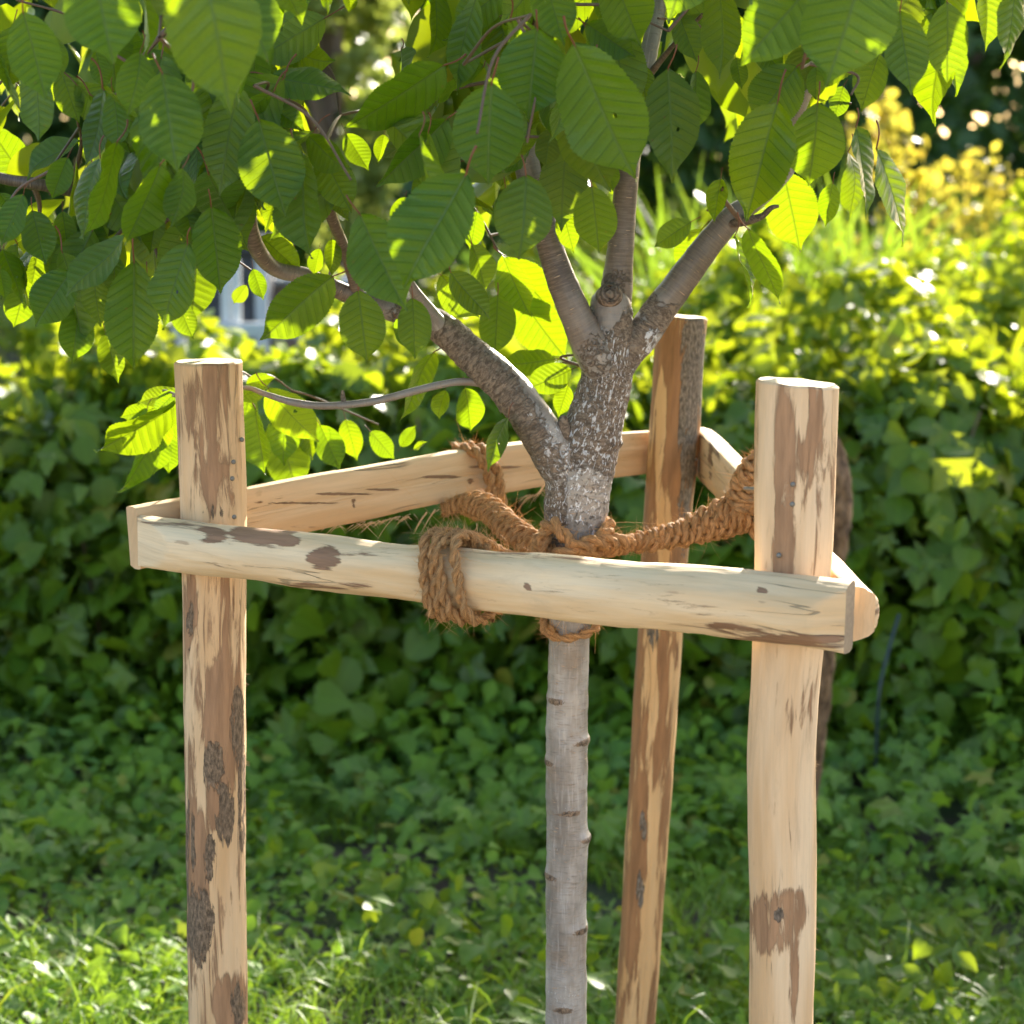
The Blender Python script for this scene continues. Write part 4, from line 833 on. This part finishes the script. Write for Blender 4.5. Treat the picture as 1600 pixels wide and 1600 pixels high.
def tmesh(t, mat, name):
    me = bpy.data.meshes.new(name); me.from_pydata([tuple(v) for v in t[0]], [], [tuple(int(i) for i in f) for f in t[1]])
    l = me.uv_layers.new(name='UVMap'); vi = np.empty(len(me.loops), dtype=np.int32); me.loops.foreach_get('vertex_index', vi); l.data.foreach_set('uv', t[2].astype(np.float32)[vi].ravel())
    me.materials.append(mat); me.polygons.foreach_set('use_smooth', np.ones(len(me.polygons), dtype=bool)); me.update(); return me
def shrub(name, label, cat, cx, cy, rx, ry, h, n, tmpls, mat, smin, smax, n_leaf=110, group=None, lump=.2, z0=0, inner=.5, stems=5):
    z0 = gz(cx, cy); root = empty(name, (cx, cy, z0), label, cat, group)
    pos, nr = mound(cx, cy, rx, ry, h, n, inner, lump, z0, cx * 3.1)
    size = rng.uniform(smin, smax, n); Mx = mats_for(pos, nr, size, .45, .7)
    front = -(pos[:, 1] - cy) / ry * 1.0 + rng.random(n) * .3 + size * 6; order = np.argsort(-front); px, py = PROJ(pos)
    inside = (px > -20) & (px < 1620) & (py < 1620); order = [i for i in order if inside[i]][:n_leaf]; keep = np.ones(n, bool); keep[order] = False
    q4 = [t for t in tmpls if t[1].shape[1] == 4]; q3 = [t for t in tmpls if t[1].shape[1] == 3]
    idx = np.where(keep)[0]
    if q3 and q4:
        mm = rng.random(len(idx)) < len(q4) / len(tmpls); scatter('foliage', q4, Mx[idx[mm]], mat, root, loc=(cx, cy, z0)); scatter('foliage', q3, Mx[idx[~mm]], mat, root, loc=(cx, cy, z0))
    else: scatter('foliage', tmpls, Mx[idx], mat, root, loc=(cx, cy, z0))
    mes = [tmesh(t, mat, 'hedge_leaf') for t in tmpls]; inv = Matrix.Translation(root.location).inverted()
    for i in order:
        o = bpy.data.objects.new('leaf', mes[random.randrange(len(mes))]); COL.objects.link(o); o.parent = root; o.matrix_local = inv @ Matrix([list(r) for r in Mx[i]])
    for k in range(stems):
        a = random.uniform(math.pi, 2 * math.pi); f = random.uniform(.3, .9); b1 = np.array([cx + rx * .3 * math.cos(a), cy + ry * .3 * math.sin(a), z0 - .03]); e1 = np.array([cx + rx * f * math.cos(a), cy + ry * f * math.sin(a), z0 + h * random.uniform(.6, .95)])
        q = catmull(np.array([b1, (b1 + e1) / 2 + np.array([rl_.gauss(0, .06), -.06, .05]), e1]), 6); V, Fc, uv, mi = tube(q, np.linspace(.007, .003, len(q)), 7, cap=False); mk('stem', V, Fc, [M['twig'] if k % 2 else M['stem']], root, uv, loc=tuple(b1))
    return root
HL = [HEART, OVAL, HEART, ROUND] + TRI_L
front = [(-1.62, 6.0, .50, .60, .98, 'tangled dark green shrub at the far left of the hedge'), (-1.08, 6.1, .48, .60, 1.0, 'dark green shrub to the left of the left stake'), (-.62, 5.95, .44, .58, 1.03, 'bluish green shrub just right of the left stake below the rail'),
         (-.18, 6.12, .44, .58, 1.05, 'heart leaved climber seen below the rope wound rail'), (.22, 6.05, .38, .55, .96, 'broad leaved shrub behind the cherry trunk'), (.62, 6.0, .42, .6, 1.0, 'leafy shrub between the rear and right stakes'), (1.08, 5.95, .46, .6, 1.04, 'bushy lobed leaf shrub just right of the right stake'), (1.62, 6.0, .5, .62, 1.02, 'lobed leaf climber at the far right of the hedge')]
for k, (cx, cy, rx, ry, h, lab) in enumerate(front):
    shrub('hedge_shrub', lab, 'shrub', cx, cy, rx * 1.05, ry, h * (.97, .92, .96, .93, .95, .93, .95, .88)[k], 2400, HL if k % 2 else [HEART, ROUND, OVAL, HEART] + TRI_L, M['hedge_a'] if k % 3 else M['hedge_b'], .045, .112, 130, 'shrubs forming the low hedge', .34, inner=.42, stems=7)
# the sunlit mass behind the front row
def mass(name, label, cat, boxes, tmpl, mat, smin, smax, kind='stuff', spread=.6):
    ps, ns_ = [], []
    for (cx, cy, rx, ry, h, n) in boxes:
        p, q = mound(cx, cy, rx, ry, h, n, .6, .3, 0, cx); ps.append(p); ns_.append(q)
    pos = np.vstack(ps); nr = np.vstack(ns_); Mx = mats_for(pos, nr, rng.uniform(smin, smax, len(pos)), spread, .35)
    c = (float(pos[:, 0].mean()), float(pos[:, 1].mean()), 0); o = scatter(name, tmpl, Mx, mat, None, loc=c); finish(o, label, cat, kind=kind); return o
bx = []
for r_i, (yy, hh) in enumerate(((6.5, 1.06), (7.5, 1.05), (8.6, 1.08))):
    for xx in np.arange(-2.6, 2.9, .75):
        hh2 = hh * (1.0 if xx > -.1 else (1.0, .80, .56)[r_i])
        bx.append((xx + random.uniform(-.15, .15) + (.3 if r_i % 2 else 0), yy + random.uniform(-.15, .15), .58, .58, hh2 * random.uniform(.92, 1.10) * (1.0 if xx < .5 else 1.12), 1000))
for k in range(22):
    bx.append((random.choice([random.uniform(-1.5, -.15), random.uniform(.5, 1.75)]), random.uniform(5.75, 6.3), .12, .13, random.uniform(.95, 1.12), 120))
for k in range(20):
    yy = random.uniform(6.3, 7.2) if k < 9 else random.uniform(6.4, 8.8); xx = random.uniform(-1.9, .2) if k < 9 else random.uniform(.4, 2.6); bx.append((xx, yy, .13, .13, random.uniform(1.0, 1.16) if k < 9 else random.uniform(1.15, 1.42), 150))
mass('undergrowth', 'sunlit leafy undergrowth spreading behind the shrubs', None, bx, [OVAL, HEART, OVAL, LANCE], M['hedge_b'], .04, .105)
# weeds at the back right, long grass and gold shrubs
wb = [(x, y, .9, .8, h, 1500) for x, y, h in ((2.1, 10.2, 1.15), (3.4, 10.6, 1.2), (1.0, 10.5, 1.1), (2.8, 12.5, 1.25), (4.4, 12.5, 1.25), (0.3, 12.5, 1.1), (-2.0, 14.6, .7), (-3.8, 14.6, .8))]
mass('weeds', 'grey green weeds growing high behind the hedge', None, wb, [LANCE, OVAL], M['hedge_b'], .06, .13)
def blades(cx, cy, rx, ry, n, hmin, hmax, w, mat, name, label, cat, lean=.5, z0=0.0):
    V, Fc, U, R3 = [], [], [], []; ng = 7
    for k in range(n):
        x = cx + random.gauss(0, rx * .5); y = cy + random.gauss(0, ry * .5); h = random.uniform(hmin, hmax); a = random.uniform(0, 2 * math.pi); ln = random.uniform(.1, lean) * h; ww = w * random.uniform(.6, 1.3); fa = random.uniform(0, math.pi); b0 = len(V); rv = random.random(); side = np.array([math.cos(fa), math.sin(fa), 0]) * ww * .5
        for j in range(ng):
            f = j / (ng - 1); c = np.array([x + math.cos(a) * ln * f ** 2.4, y + math.sin(a) * ln * f ** 2.4, z0 + h * (f - .45 * (ln / h) * f ** 4)]); t = (1 - f ** 2.5) * .95 + .03
            V += [c - side * t, c + np.array([-side[1], side[0], 0]) * .25 * t, c + side * t]; U += [(.3, f), (.5, f), (.7, f)]; R3 += [rv] * 3
        for j in range(ng - 1):
            for m in range(2): a0 = b0 + 3 * j + m; Fc.append((a0, a0 + 1, a0 + 4, a0 + 3))
    o = mk(name, np.array(V), np.array(Fc), mat, None, np.array(U), {'rnd': np.array(R3)}, loc=(cx, cy, 0)); finish(o, label, cat); return o
finish(blades(.95, 8.0, .60, .5, 430, 1.05, 1.72, .032, M['grass'], 'long_grass', 'tall sunlit reedy grass standing above the hedge behind the right limb', 'grass', .55), kind='stuff')
finish(blades(1.9, 9.5, 1.3, .8, 500, .95, 1.5, .024, M['grass'], 'long_grass', 'paler long grass farther back at the right edge', 'grass', .5), kind='stuff')
def bush(name, label, cat, pts, mat, tmpl, smin, smax, stem_to, stem_mat):
    root = empty(name, stem_to, label, cat)
    ps = []
    for (px, py, Y, r, n) in pts:
        n = int(n * .30); r = r * 1.3
        c = P(px, py, Y); d = rng.normal(size=(n, 3)); d /= np.linalg.norm(d, axis=1)[:, None]; ps.append(c + d * (rng.random(n) ** .5)[:, None] * r)
        q = catmull(np.array([np.array(stem_to), (np.array(stem_to) + c) / 2 + np.array([0, 0, .15]), c]), 6); V, Fc, uv, mi = tube(q, np.linspace(.012, .004, len(q)), 6, cap=False); mk('stem', V, Fc, [stem_mat], root, uv, loc=stem_to)
    pos = np.vstack(ps); nr = np.tile([0, -.3, .8], (len(pos), 1)); Mx = mats_for(pos, nr, rng.uniform(smin, smax, len(pos)), .9, .4); scatter('foliage', tmpl, Mx, mat, root, loc=stem_to); return root
g1 = P(1400, 300, 10.0)
bush('golden_shrub', 'tall golden yellow shrub blurred behind the right branch leaves', 'shrub', [(1390, 175, 10, .07, 60), (1375, 210, 10, .16, 170), (1400, 240, 10, .14, 150), (1360, 225, 10.1, .12, 90), (1410, 270, 10, .09, 60), (1415, 300, 10, .12, 90), (1435, 310, 10.1, .09, 60), (1460, 320, 10, .10, 50), (1400, 350, 10, .18, 110), (1450, 380, 10.1, .18, 110), (1440, 280, 10.2, .06, 30)], M['gold'], [OVAL, ROUND], .04, .075, (g1[0], 10.0, 0), M['stem'])
g2 = P(1520, 300, 10.4)
bush('golden_shrub', 'smaller pale golden shrub near the right edge', 'shrub', [(1530, 265, 10.4, .09, 60), (1540, 290, 10.4, .15, 120), (1505, 280, 10.4, .12, 80), (1485, 262, 10.4, .05, 26), (1560, 285, 10.4, .08, 50), (1525, 320, 10.4, .16, 120), (1555, 340, 10.4, .10, 60), (1510, 360, 10.5, .16, 90), (1480, 400, 10.4, .2, 110)], M['gold'], [OVAL, ROUND], .035, .065, (g2[0], 10.4, 0), M['stem'])
# far trees
def far_tree(label, cx, cy, rad, h, n, mat, smin, smax, trunk_r=.16, name='broadleaf_tree', z_lo=.5):
    root = empty(name, (cx, cy, 0), label, 'tree', 'trees standing behind the garden')
    q = catmull(np.array([(cx, cy, -.1), (cx + .1, cy, h * .3), (cx - .1, cy, h * .6), (cx, cy, h * .92)]), 6); V, Fc, uv, mi = tube(q, np.linspace(trunk_r, .03, len(q)), 10, cap=False); mk('trunk', V, Fc, [M['twig']], root, uv, loc=(cx, cy, 0))
    ps = []; ncl = 46
    for k in range(ncl):
        u = random.random(); a = random.uniform(0, 2 * math.pi); zc = z_lo + (h - z_lo) * u; rr = rad * math.sqrt(max(.05, 1 - (2 * u - .9) ** 2 * .8)) * random.uniform(.55, 1); c = np.array([cx + rr * math.cos(a), cy + rr * math.sin(a), zc])
        m = n // ncl; d = rng.normal(size=(m, 3)); d /= np.linalg.norm(d, axis=1)[:, None]; ps.append(c + d * (rng.random(m) ** .4)[:, None] * rad * random.uniform(.28, .5))
    for k in range(5):
        c = ps[k].mean(0); q = np.array([(cx, cy, max(.4, c[2] * .6)), (np.array([cx, cy, c[2] * .8]) + c) / 2, c]); q = catmull(q, 5); V, Fc, uv, mi = tube(q, np.linspace(.06, .02, len(q)), 6, cap=False); mk('limb', V, Fc, [M['twig']], root, uv, loc=(cx, cy, 0))
    pos = np.vstack(ps); nr = pos - np.array([cx, cy, h * .5]); nr /= np.linalg.norm(nr, axis=1)[:, None]; nr[:, 2] += .4
    Mx = mats_for(pos, nr, rng.uniform(smin, smax, len(pos)), .7, .5); scatter('crown', [OVAL, ROUND], Mx, mat, root, loc=(cx, cy, 0)); return root
DIAM = flat_leaf([(0, .05), (.35, .4), (.7, .3), (1, 0)], .2, .3)
for lab, cx, cy, rad, h in (('dark green tree behind the golden shrubs at right', 3.6, 20.5, 2.2, 5.5), ('broad dark tree at the right edge of the frame', 6.4, 22.0, 2.6, 5.6), ('shaded tree behind the gap right of the cherry trunk', 1.0, 23.5, 2.2, 5.5), ('shaded tree beside the pale tree in the upper gap', -2.3, 21.0, 2.2, 5.5), ('dark tree behind the upper left leaves', -3.9, 22.0, 2.4, 5.6), ('dark tree beyond the left edge', -7.0, 23.0, 2.6, 5.6)):
    far_tree(lab, cx, cy, rad, h, 9000, M['tree_far'], .12, .24)
far_tree('pale yellow green tree glimpsed between the cherry leaves', -1.15, 14.5, .48, 3.6, 4800, M['pale_far'], .06, .12, .05, 'slender_tree', .9)

ot = empty('added_shade_tree', (3.3, 8.9, 0), 'unseen wide low tree added outside the right edge so its crown shades the ground and hedge', 'tree')  # tree added out of view; its sparse crown shades the ground and hedge
q = catmull(np.array([(3.3, 8.9, -.1), (3.2, 8.85, 1.0), (3.15, 8.7, 2.2), (2.6, 8.5, 2.9)]), 8); V, Fc, uv, mi = tube(q, np.linspace(.11, .05, len(q)), 14, cap=False); mk('trunk', V, Fc, [M['twig']], ot, uv, loc=(3.3, 8.9, 0))
for e in ((.2, 8.2, 2.7), (1.2, 7.7, 2.75), (1.4, 8.8, 2.8), (3.9, 8.0, 2.8), (-.3, 8.7, 2.75)):
    q = catmull(np.array([(3.15, 8.7, 2.15), ((3.15 + e[0]) / 2, (8.7 + e[1]) / 2, 2.65), e]), 8); V, Fc, uv, mi = tube(q, np.linspace(.05, .012, len(q)), 8, cap=False); mk('limb', V, Fc, [M['twig']], ot, uv, loc=(3.3, 8.9, 0))
n_ = 15000; ps = np.stack([rng.uniform(-1.3, 4.6, n_), rng.uniform(7.0, 9.5, n_), rng.uniform(2.32, 3.2, n_)], -1)
ps = ps[((ps[:, 0] - 1.7) / 3.0) ** 2 + ((ps[:, 1] - 8.1) / 1.1) ** 2 < 1]; cl = np.array([mnoise.noise(Vector(a * 1.9)) for a in ps]); ps = ps[cl > .42]
Mx = mats_for(ps, np.tile([.2, .5, .9], (len(ps), 1)), rng.uniform(.06, .11, len(ps)), .6, .4); scatter('crown', [OVAL, ROUND], Mx, M['tree_far'], ot, loc=(3.3, 8.9, 0))

# ------------------------------------------------------------------ things glimpsed behind the hedge at the left
def box_m(x0, x1, y0, y1, z0, z1, bev=.01):
    import bmesh
    bm = bmesh.new(); bmesh.ops.create_cube(bm, size=1)
    for v in bm.verts: v.co = Vector(((x0 + x1) / 2 + v.co.x * (x1 - x0), (y0 + y1) / 2 + v.co.y * (y1 - y0), (z0 + z1) / 2 + v.co.z * (z1 - z0)))
    bmesh.ops.bevel(bm, geom=bm.edges[:], offset=bev, segments=2, affect='EDGES'); V = [tuple(v.co) for v in bm.verts]; Fc = [tuple(v.index for v in f.verts) for f in bm.faces]; bm.free(); return V, Fc
M['white'] = plain('weathered_white_paint', (.62, .64, .66), .5, 12, .8); M['slate'] = plain('dark_slate_cladding', (.045, .047, .065), .5, 8, .7); M['beige'] = plain('pink_beige_render', (.50, .33, .24), .8, 6, .85)
M['blue'] = plain('pale_blue_plastic', (.35, .48, .68), .35, 20, .85); M['sack'] = plain('dark_blue_green_plastic', (.02, .06, .08), .35, 18, .5); M['green'] = plain('green_plastic', (.02, .28, .12), .35, 18, .7); M['hose'] = plain('blue_grey_hose', (.025, .045, .055), .35, 20, .7)
z515 = P(430, 515, 9.6)[2]
rail_t = empty('railing', (P(430, 515, 9.6)[0], 9.6, 0), 'low pale metal railing half hidden behind the hedge at left', 'railing')
x0, x1 = P(270, 515, 9.6)[0], P(590, 515, 9.6)[0]
V, Fc = box_m(x0, x1, 9.57, 9.63, z515 - .035, z515 + .03); mk('top_rail', V, Fc, M['white'], rail_t, smooth=False, loc=(x0, 9.6, 0))
for px in (280, 352, 368, 470, 585):
    x = P(px, 515, 9.63)[0]; V, Fc = box_m(x - .02, x + .02, 9.66, 9.70, 0, z515 + (.30 if px in (352, 368) else .02), .004); mk('post', V, Fc, M['white'], rail_t, smooth=False, loc=(x, 9.65, 0))
sh = empty('shed', (P(345, 430, 11.5)[0], 11.8, 0), 'dark slate grey shed with a white corner board behind the railing', 'shed')
xa, xb = P(250, 430, 11.5)[0], P(398, 430, 11.5)[0]; zt = P(345, 395, 11.5)[2]
V, Fc = box_m(xa, xb, 11.5, 12.6, 0, zt); mk('wall', V, Fc, M['slate'], sh, smooth=False, loc=(xa, 11.5, 0))
for k in range(8):
    z = .08 + k * (zt - .1) / 8; V, Fc = box_m(xa + .01, xb - .01, 11.475, 11.497, z, z + (zt - .1) / 8 - .012, .003); mk('board', V, Fc, M['slate'], sh, smooth=False, loc=(xa, 11.5, 0))
V, Fc = box_m(xb + .002, xb + .07, 11.46, 11.54, 0, zt); mk('corner_board', V, Fc, M['white'], sh, smooth=False, loc=(xb, 11.5, 0))
V, Fc = box_m(xa - .08, xb + .1, 11.4, 12.7, zt + .003, zt + .06); mk('roof', V, Fc, M['slate'], sh, smooth=False, loc=(xa, 11.5, 0))
pw = P(490, 460, 12.5); wl_ = empty('garden_wall', (pw[0], 12.5, 0), 'short pinkish beige rendered wall right of the shed', 'wall')
V, Fc = box_m(P(425, 460, 12.5)[0], P(560, 460, 12.5)[0], 12.5, 12.8, 0, P(490, 445, 12.5)[2]); mk('wall_body', V, Fc, M['beige'], wl_, smooth=False, loc=(pw[0], 12.5, 0))
V, Fc = box_m(P(420, 460, 12.5)[0], P(565, 460, 12.5)[0], 12.46, 12.84, P(490, 445, 12.5)[2] + .003, P(490, 436, 12.5)[2], .006); mk('coping', V, Fc, M['white'], wl_, smooth=False, loc=(pw[0], 12.5, 0))
# sack and crate
c = P(560, 575, 6.75); sk_ = empty('plastic_sack', (c[0], 6.75, 0), 'dark blue green plastic sack standing behind the hedge top', 'sack')
q = np.array([(c[0], 6.75, 0), (c[0], 6.75, .25), (c[0] + .01, 6.75, .7), (c[0] - .01, 6.75, c[2]), (c[0], 6.75, c[2] + .09), (c[0] - .01, 6.75, c[2] + .13)]); qq = catmull(q, 8)
V, Fc, uv, mi = tube(qq, np.interp(np.linspace(0, 1, len(qq)), [0, .2, .8, .93, 1], [.10, .11, .062, .05, .02]), 28, rfun=lambda th, l: .01 * np.sin(th * 7 + l * 8) + .006 * np.sin(th * 3 + l * 17)); mk('body', V, Fc, [M['sack']] * 2, sk_, uv, None, mi, loc=(c[0], 6.75, 0))
p = P(540, 535, 6.7); V, Fc, uv, mi = tube([p - [0, 0, .03], p, p + [0, 0, .02]], [.03, .028, .008], 14); mk('label_patch', V, Fc, [M['green']] * 2, sk_, uv, None, mi, loc=tuple(p))
c = P(142, 545, 9.2); cr = empty('crate', (c[0], 9.3, 0), 'pale blue plastic crate on legs seen above the hedge at far left', 'crate')
V, Fc = box_m(c[0] - .09, c[0] + .09, 9.2, 9.5, c[2] - .09, c[2] + .02); mk('lower_box', V, Fc, M['blue'], cr, smooth=False, loc=(c[0], 9.2, 0))
V, Fc = box_m(c[0] - .05, c[0] + .10, 9.22, 9.48, c[2] + .026, c[2] + .10); mk('upper_box', V, Fc, M['white'], cr, smooth=False, loc=(c[0], 9.2, 0))
for dx in (-.07, .07):
    for dy in (.04, .26): V, Fc = box_m(c[0] + dx - .012, c[0] + dx + .012, 9.2 + dy - .012, 9.2 + dy + .012, 0, c[2] - .092, .003); mk('leg', V, Fc, M['blue'], cr, smooth=False, loc=(c[0], 9.2, 0))
# old thin trunk with a burl behind the right stake
bp = catmull(np.array([np.append(P(1225, 1480, 4.3), .016), np.append(P(1262, 1250, 4.3), .017), np.append(P(1279, 1120, 4.3), .018), np.append(P(1288, 1020, 4.3), .020), np.append(P(1298, 900, 4.3), .022), np.append(P(1302, 830, 4.3), .031), np.append(P(1302, 765, 4.3), .035), np.append(P(1300, 715, 4.3), .026), np.append(P(1297, 680, 4.3), .012)]), 16)
V, Fc, uv, mi = tube(bp[:, :3], bp[:, 3], 44, rfun=lambda th, l: np.array([.006 * mnoise.noise(Vector((math.cos(t) * 2, math.sin(t) * 2, l * 16))) + .006 * mnoise.noise(Vector((math.cos(t) * 6, math.sin(t) * 6, l * 38))) for t in th]))
tr_ = empty('old_trunk', tuple(bp[0, :3]), 'thin old trunk with a rough brown burl leaning behind the right stake', 'tree'); mk('trunk', V, Fc, [M['bark_old']] * 2, tr_, uv, None, mi, loc=tuple(bp[0, :3]))
hz_ = resamp(np.array([P(1405, 960, 5.25), P(1390, 1010, 5.2), P(1374, 1080, 5.15), P(1369, 1180, 5.15), P(1366, 1310, 5.1), P(1372, 1345, 4.9)]), .02)
V, Fc, uv, mi = tube(hz_, .0042, 8); o = mk('garden_hose', V, Fc, [M['hose']] * 2, None, uv, None, mi, loc=tuple(hz_[0])); finish(o, 'thin blue grey hose hanging down the hedge right of the right stake', 'hose')

# ------------------------------------------------------------------ ground cover
def ground_pts(n, y0, y1):
    y = rng.uniform(y0, y1, n); x = rng.uniform(-1, 1, n) * (y * .27 + .25); z = np.array([gz(a, b) for a, b in zip(x, y)]); return np.stack([x, y, z], -1)
clump = lambda p, f, s: np.array([mnoise.noise(Vector((a[0] * f + s, a[1] * f, s))) for a in p])
p = ground_pts(19000, 3.5, 6.2); k = clump(p, 1.6, 3); p = p[k > -.22]; far = np.clip((p[:, 1] - 4.4) / 1.2, 0, 1)
p[:, 2] += rng.random(len(p)) ** 1.3 * (.05 + .20 * far) + .008
Mx = mats_for(p, np.tile([0, -.35, 1.], (len(p), 1)), rng.uniform(.016, .042, len(p)) * (1 + .9 * far), .55, .1)
finish(scatter('ground_cover', [ROUND, OVAL, HEART, OVAL, LANCE], Mx, M['weed'], None, loc=(0, 4.5, 0)), 'small round and oval weed leaves carpeting the ground', kind='stuff')
p = ground_pts(3600, 3.9, 5.7); k = clump(p, 1.1, 17); p = p[k > .0]; p[:, 2] += rng.random(len(p)) * .10 + .03
Mx = mats_for(p, np.tile([0, -.4, 1.], (len(p), 1)), rng.uniform(.035, .075, len(p)), .5, .2)
p2 = ground_pts(2600, 3.7, 5.7); k = clump(p2, 1.4, 41); p2 = p2[k > .05]; p2[:, 2] += rng.random(len(p2)) * .08 + .03
M2 = mats_for(p2, np.tile([0, -.5, 1.], (len(p2), 1)), rng.uniform(.03, .062, len(p2)), .55, .15)
finish(scatter('ground_cover', [HEART, OVAL, OVAL, LANCE], M2, M['hedge_a'], None, loc=(0, 4.5, 0)), 'larger heart shaped and pointed weed leaves standing above the small ones', kind='stuff')
finish(scatter('ground_cover', TRI_L, Mx, M['weed'], None, loc=(0, 4.5, 0)), 'lobed weed leaves in patches on the ground', kind='stuff')
# grass blades as one mesh
gp = ground_pts(26000, 3.4, 5.6); kk = clump(gp, 1.3, 29); gp = gp[(kk < .12 - .35 * (gp[:, 1] - 4.3))]
V, Fc, U, R3 = [], [], [], []
for a in gp:
    h = random.uniform(.04, .12) * (1.6 if random.random() < .06 else 1); an = random.uniform(0, 6.28); ln = random.uniform(.3, 1.3) * h; fa = random.uniform(0, 3.14); wv = random.uniform(.0018, .0038); b0 = len(V); rv = random.random(); sd = np.array([math.cos(fa), math.sin(fa), 0]) * wv
    for j in range(5):
        f = j / 4; c = a + np.array([math.cos(an) * ln * f * f, math.sin(an) * ln * f * f, h * (f - .35 * f ** 3)]); V += [c - sd * (1 - f * .9), c + sd * (1 - f * .9)]; U += [(.3, f), (.7, f)]; R3 += [rv, rv]
    for j in range(4): a0 = b0 + 2 * j; Fc.append((a0, a0 + 1, a0 + 3, a0 + 2))
o = mk('grass', np.array(V), np.array(Fc), M['grass'], None, np.array(U), {'rnd': np.array(R3)}, loc=(0, 4.5, 0)); finish(o, 'short green grass between the weeds', kind='stuff')
print('leaves', len(leaves), 'filler', len(filler), 'nodes', len(nodes_), 'objects', len(bpy.data.objects), 'tris', sum(len(m.polygons) * 2 for m in bpy.data.meshes))
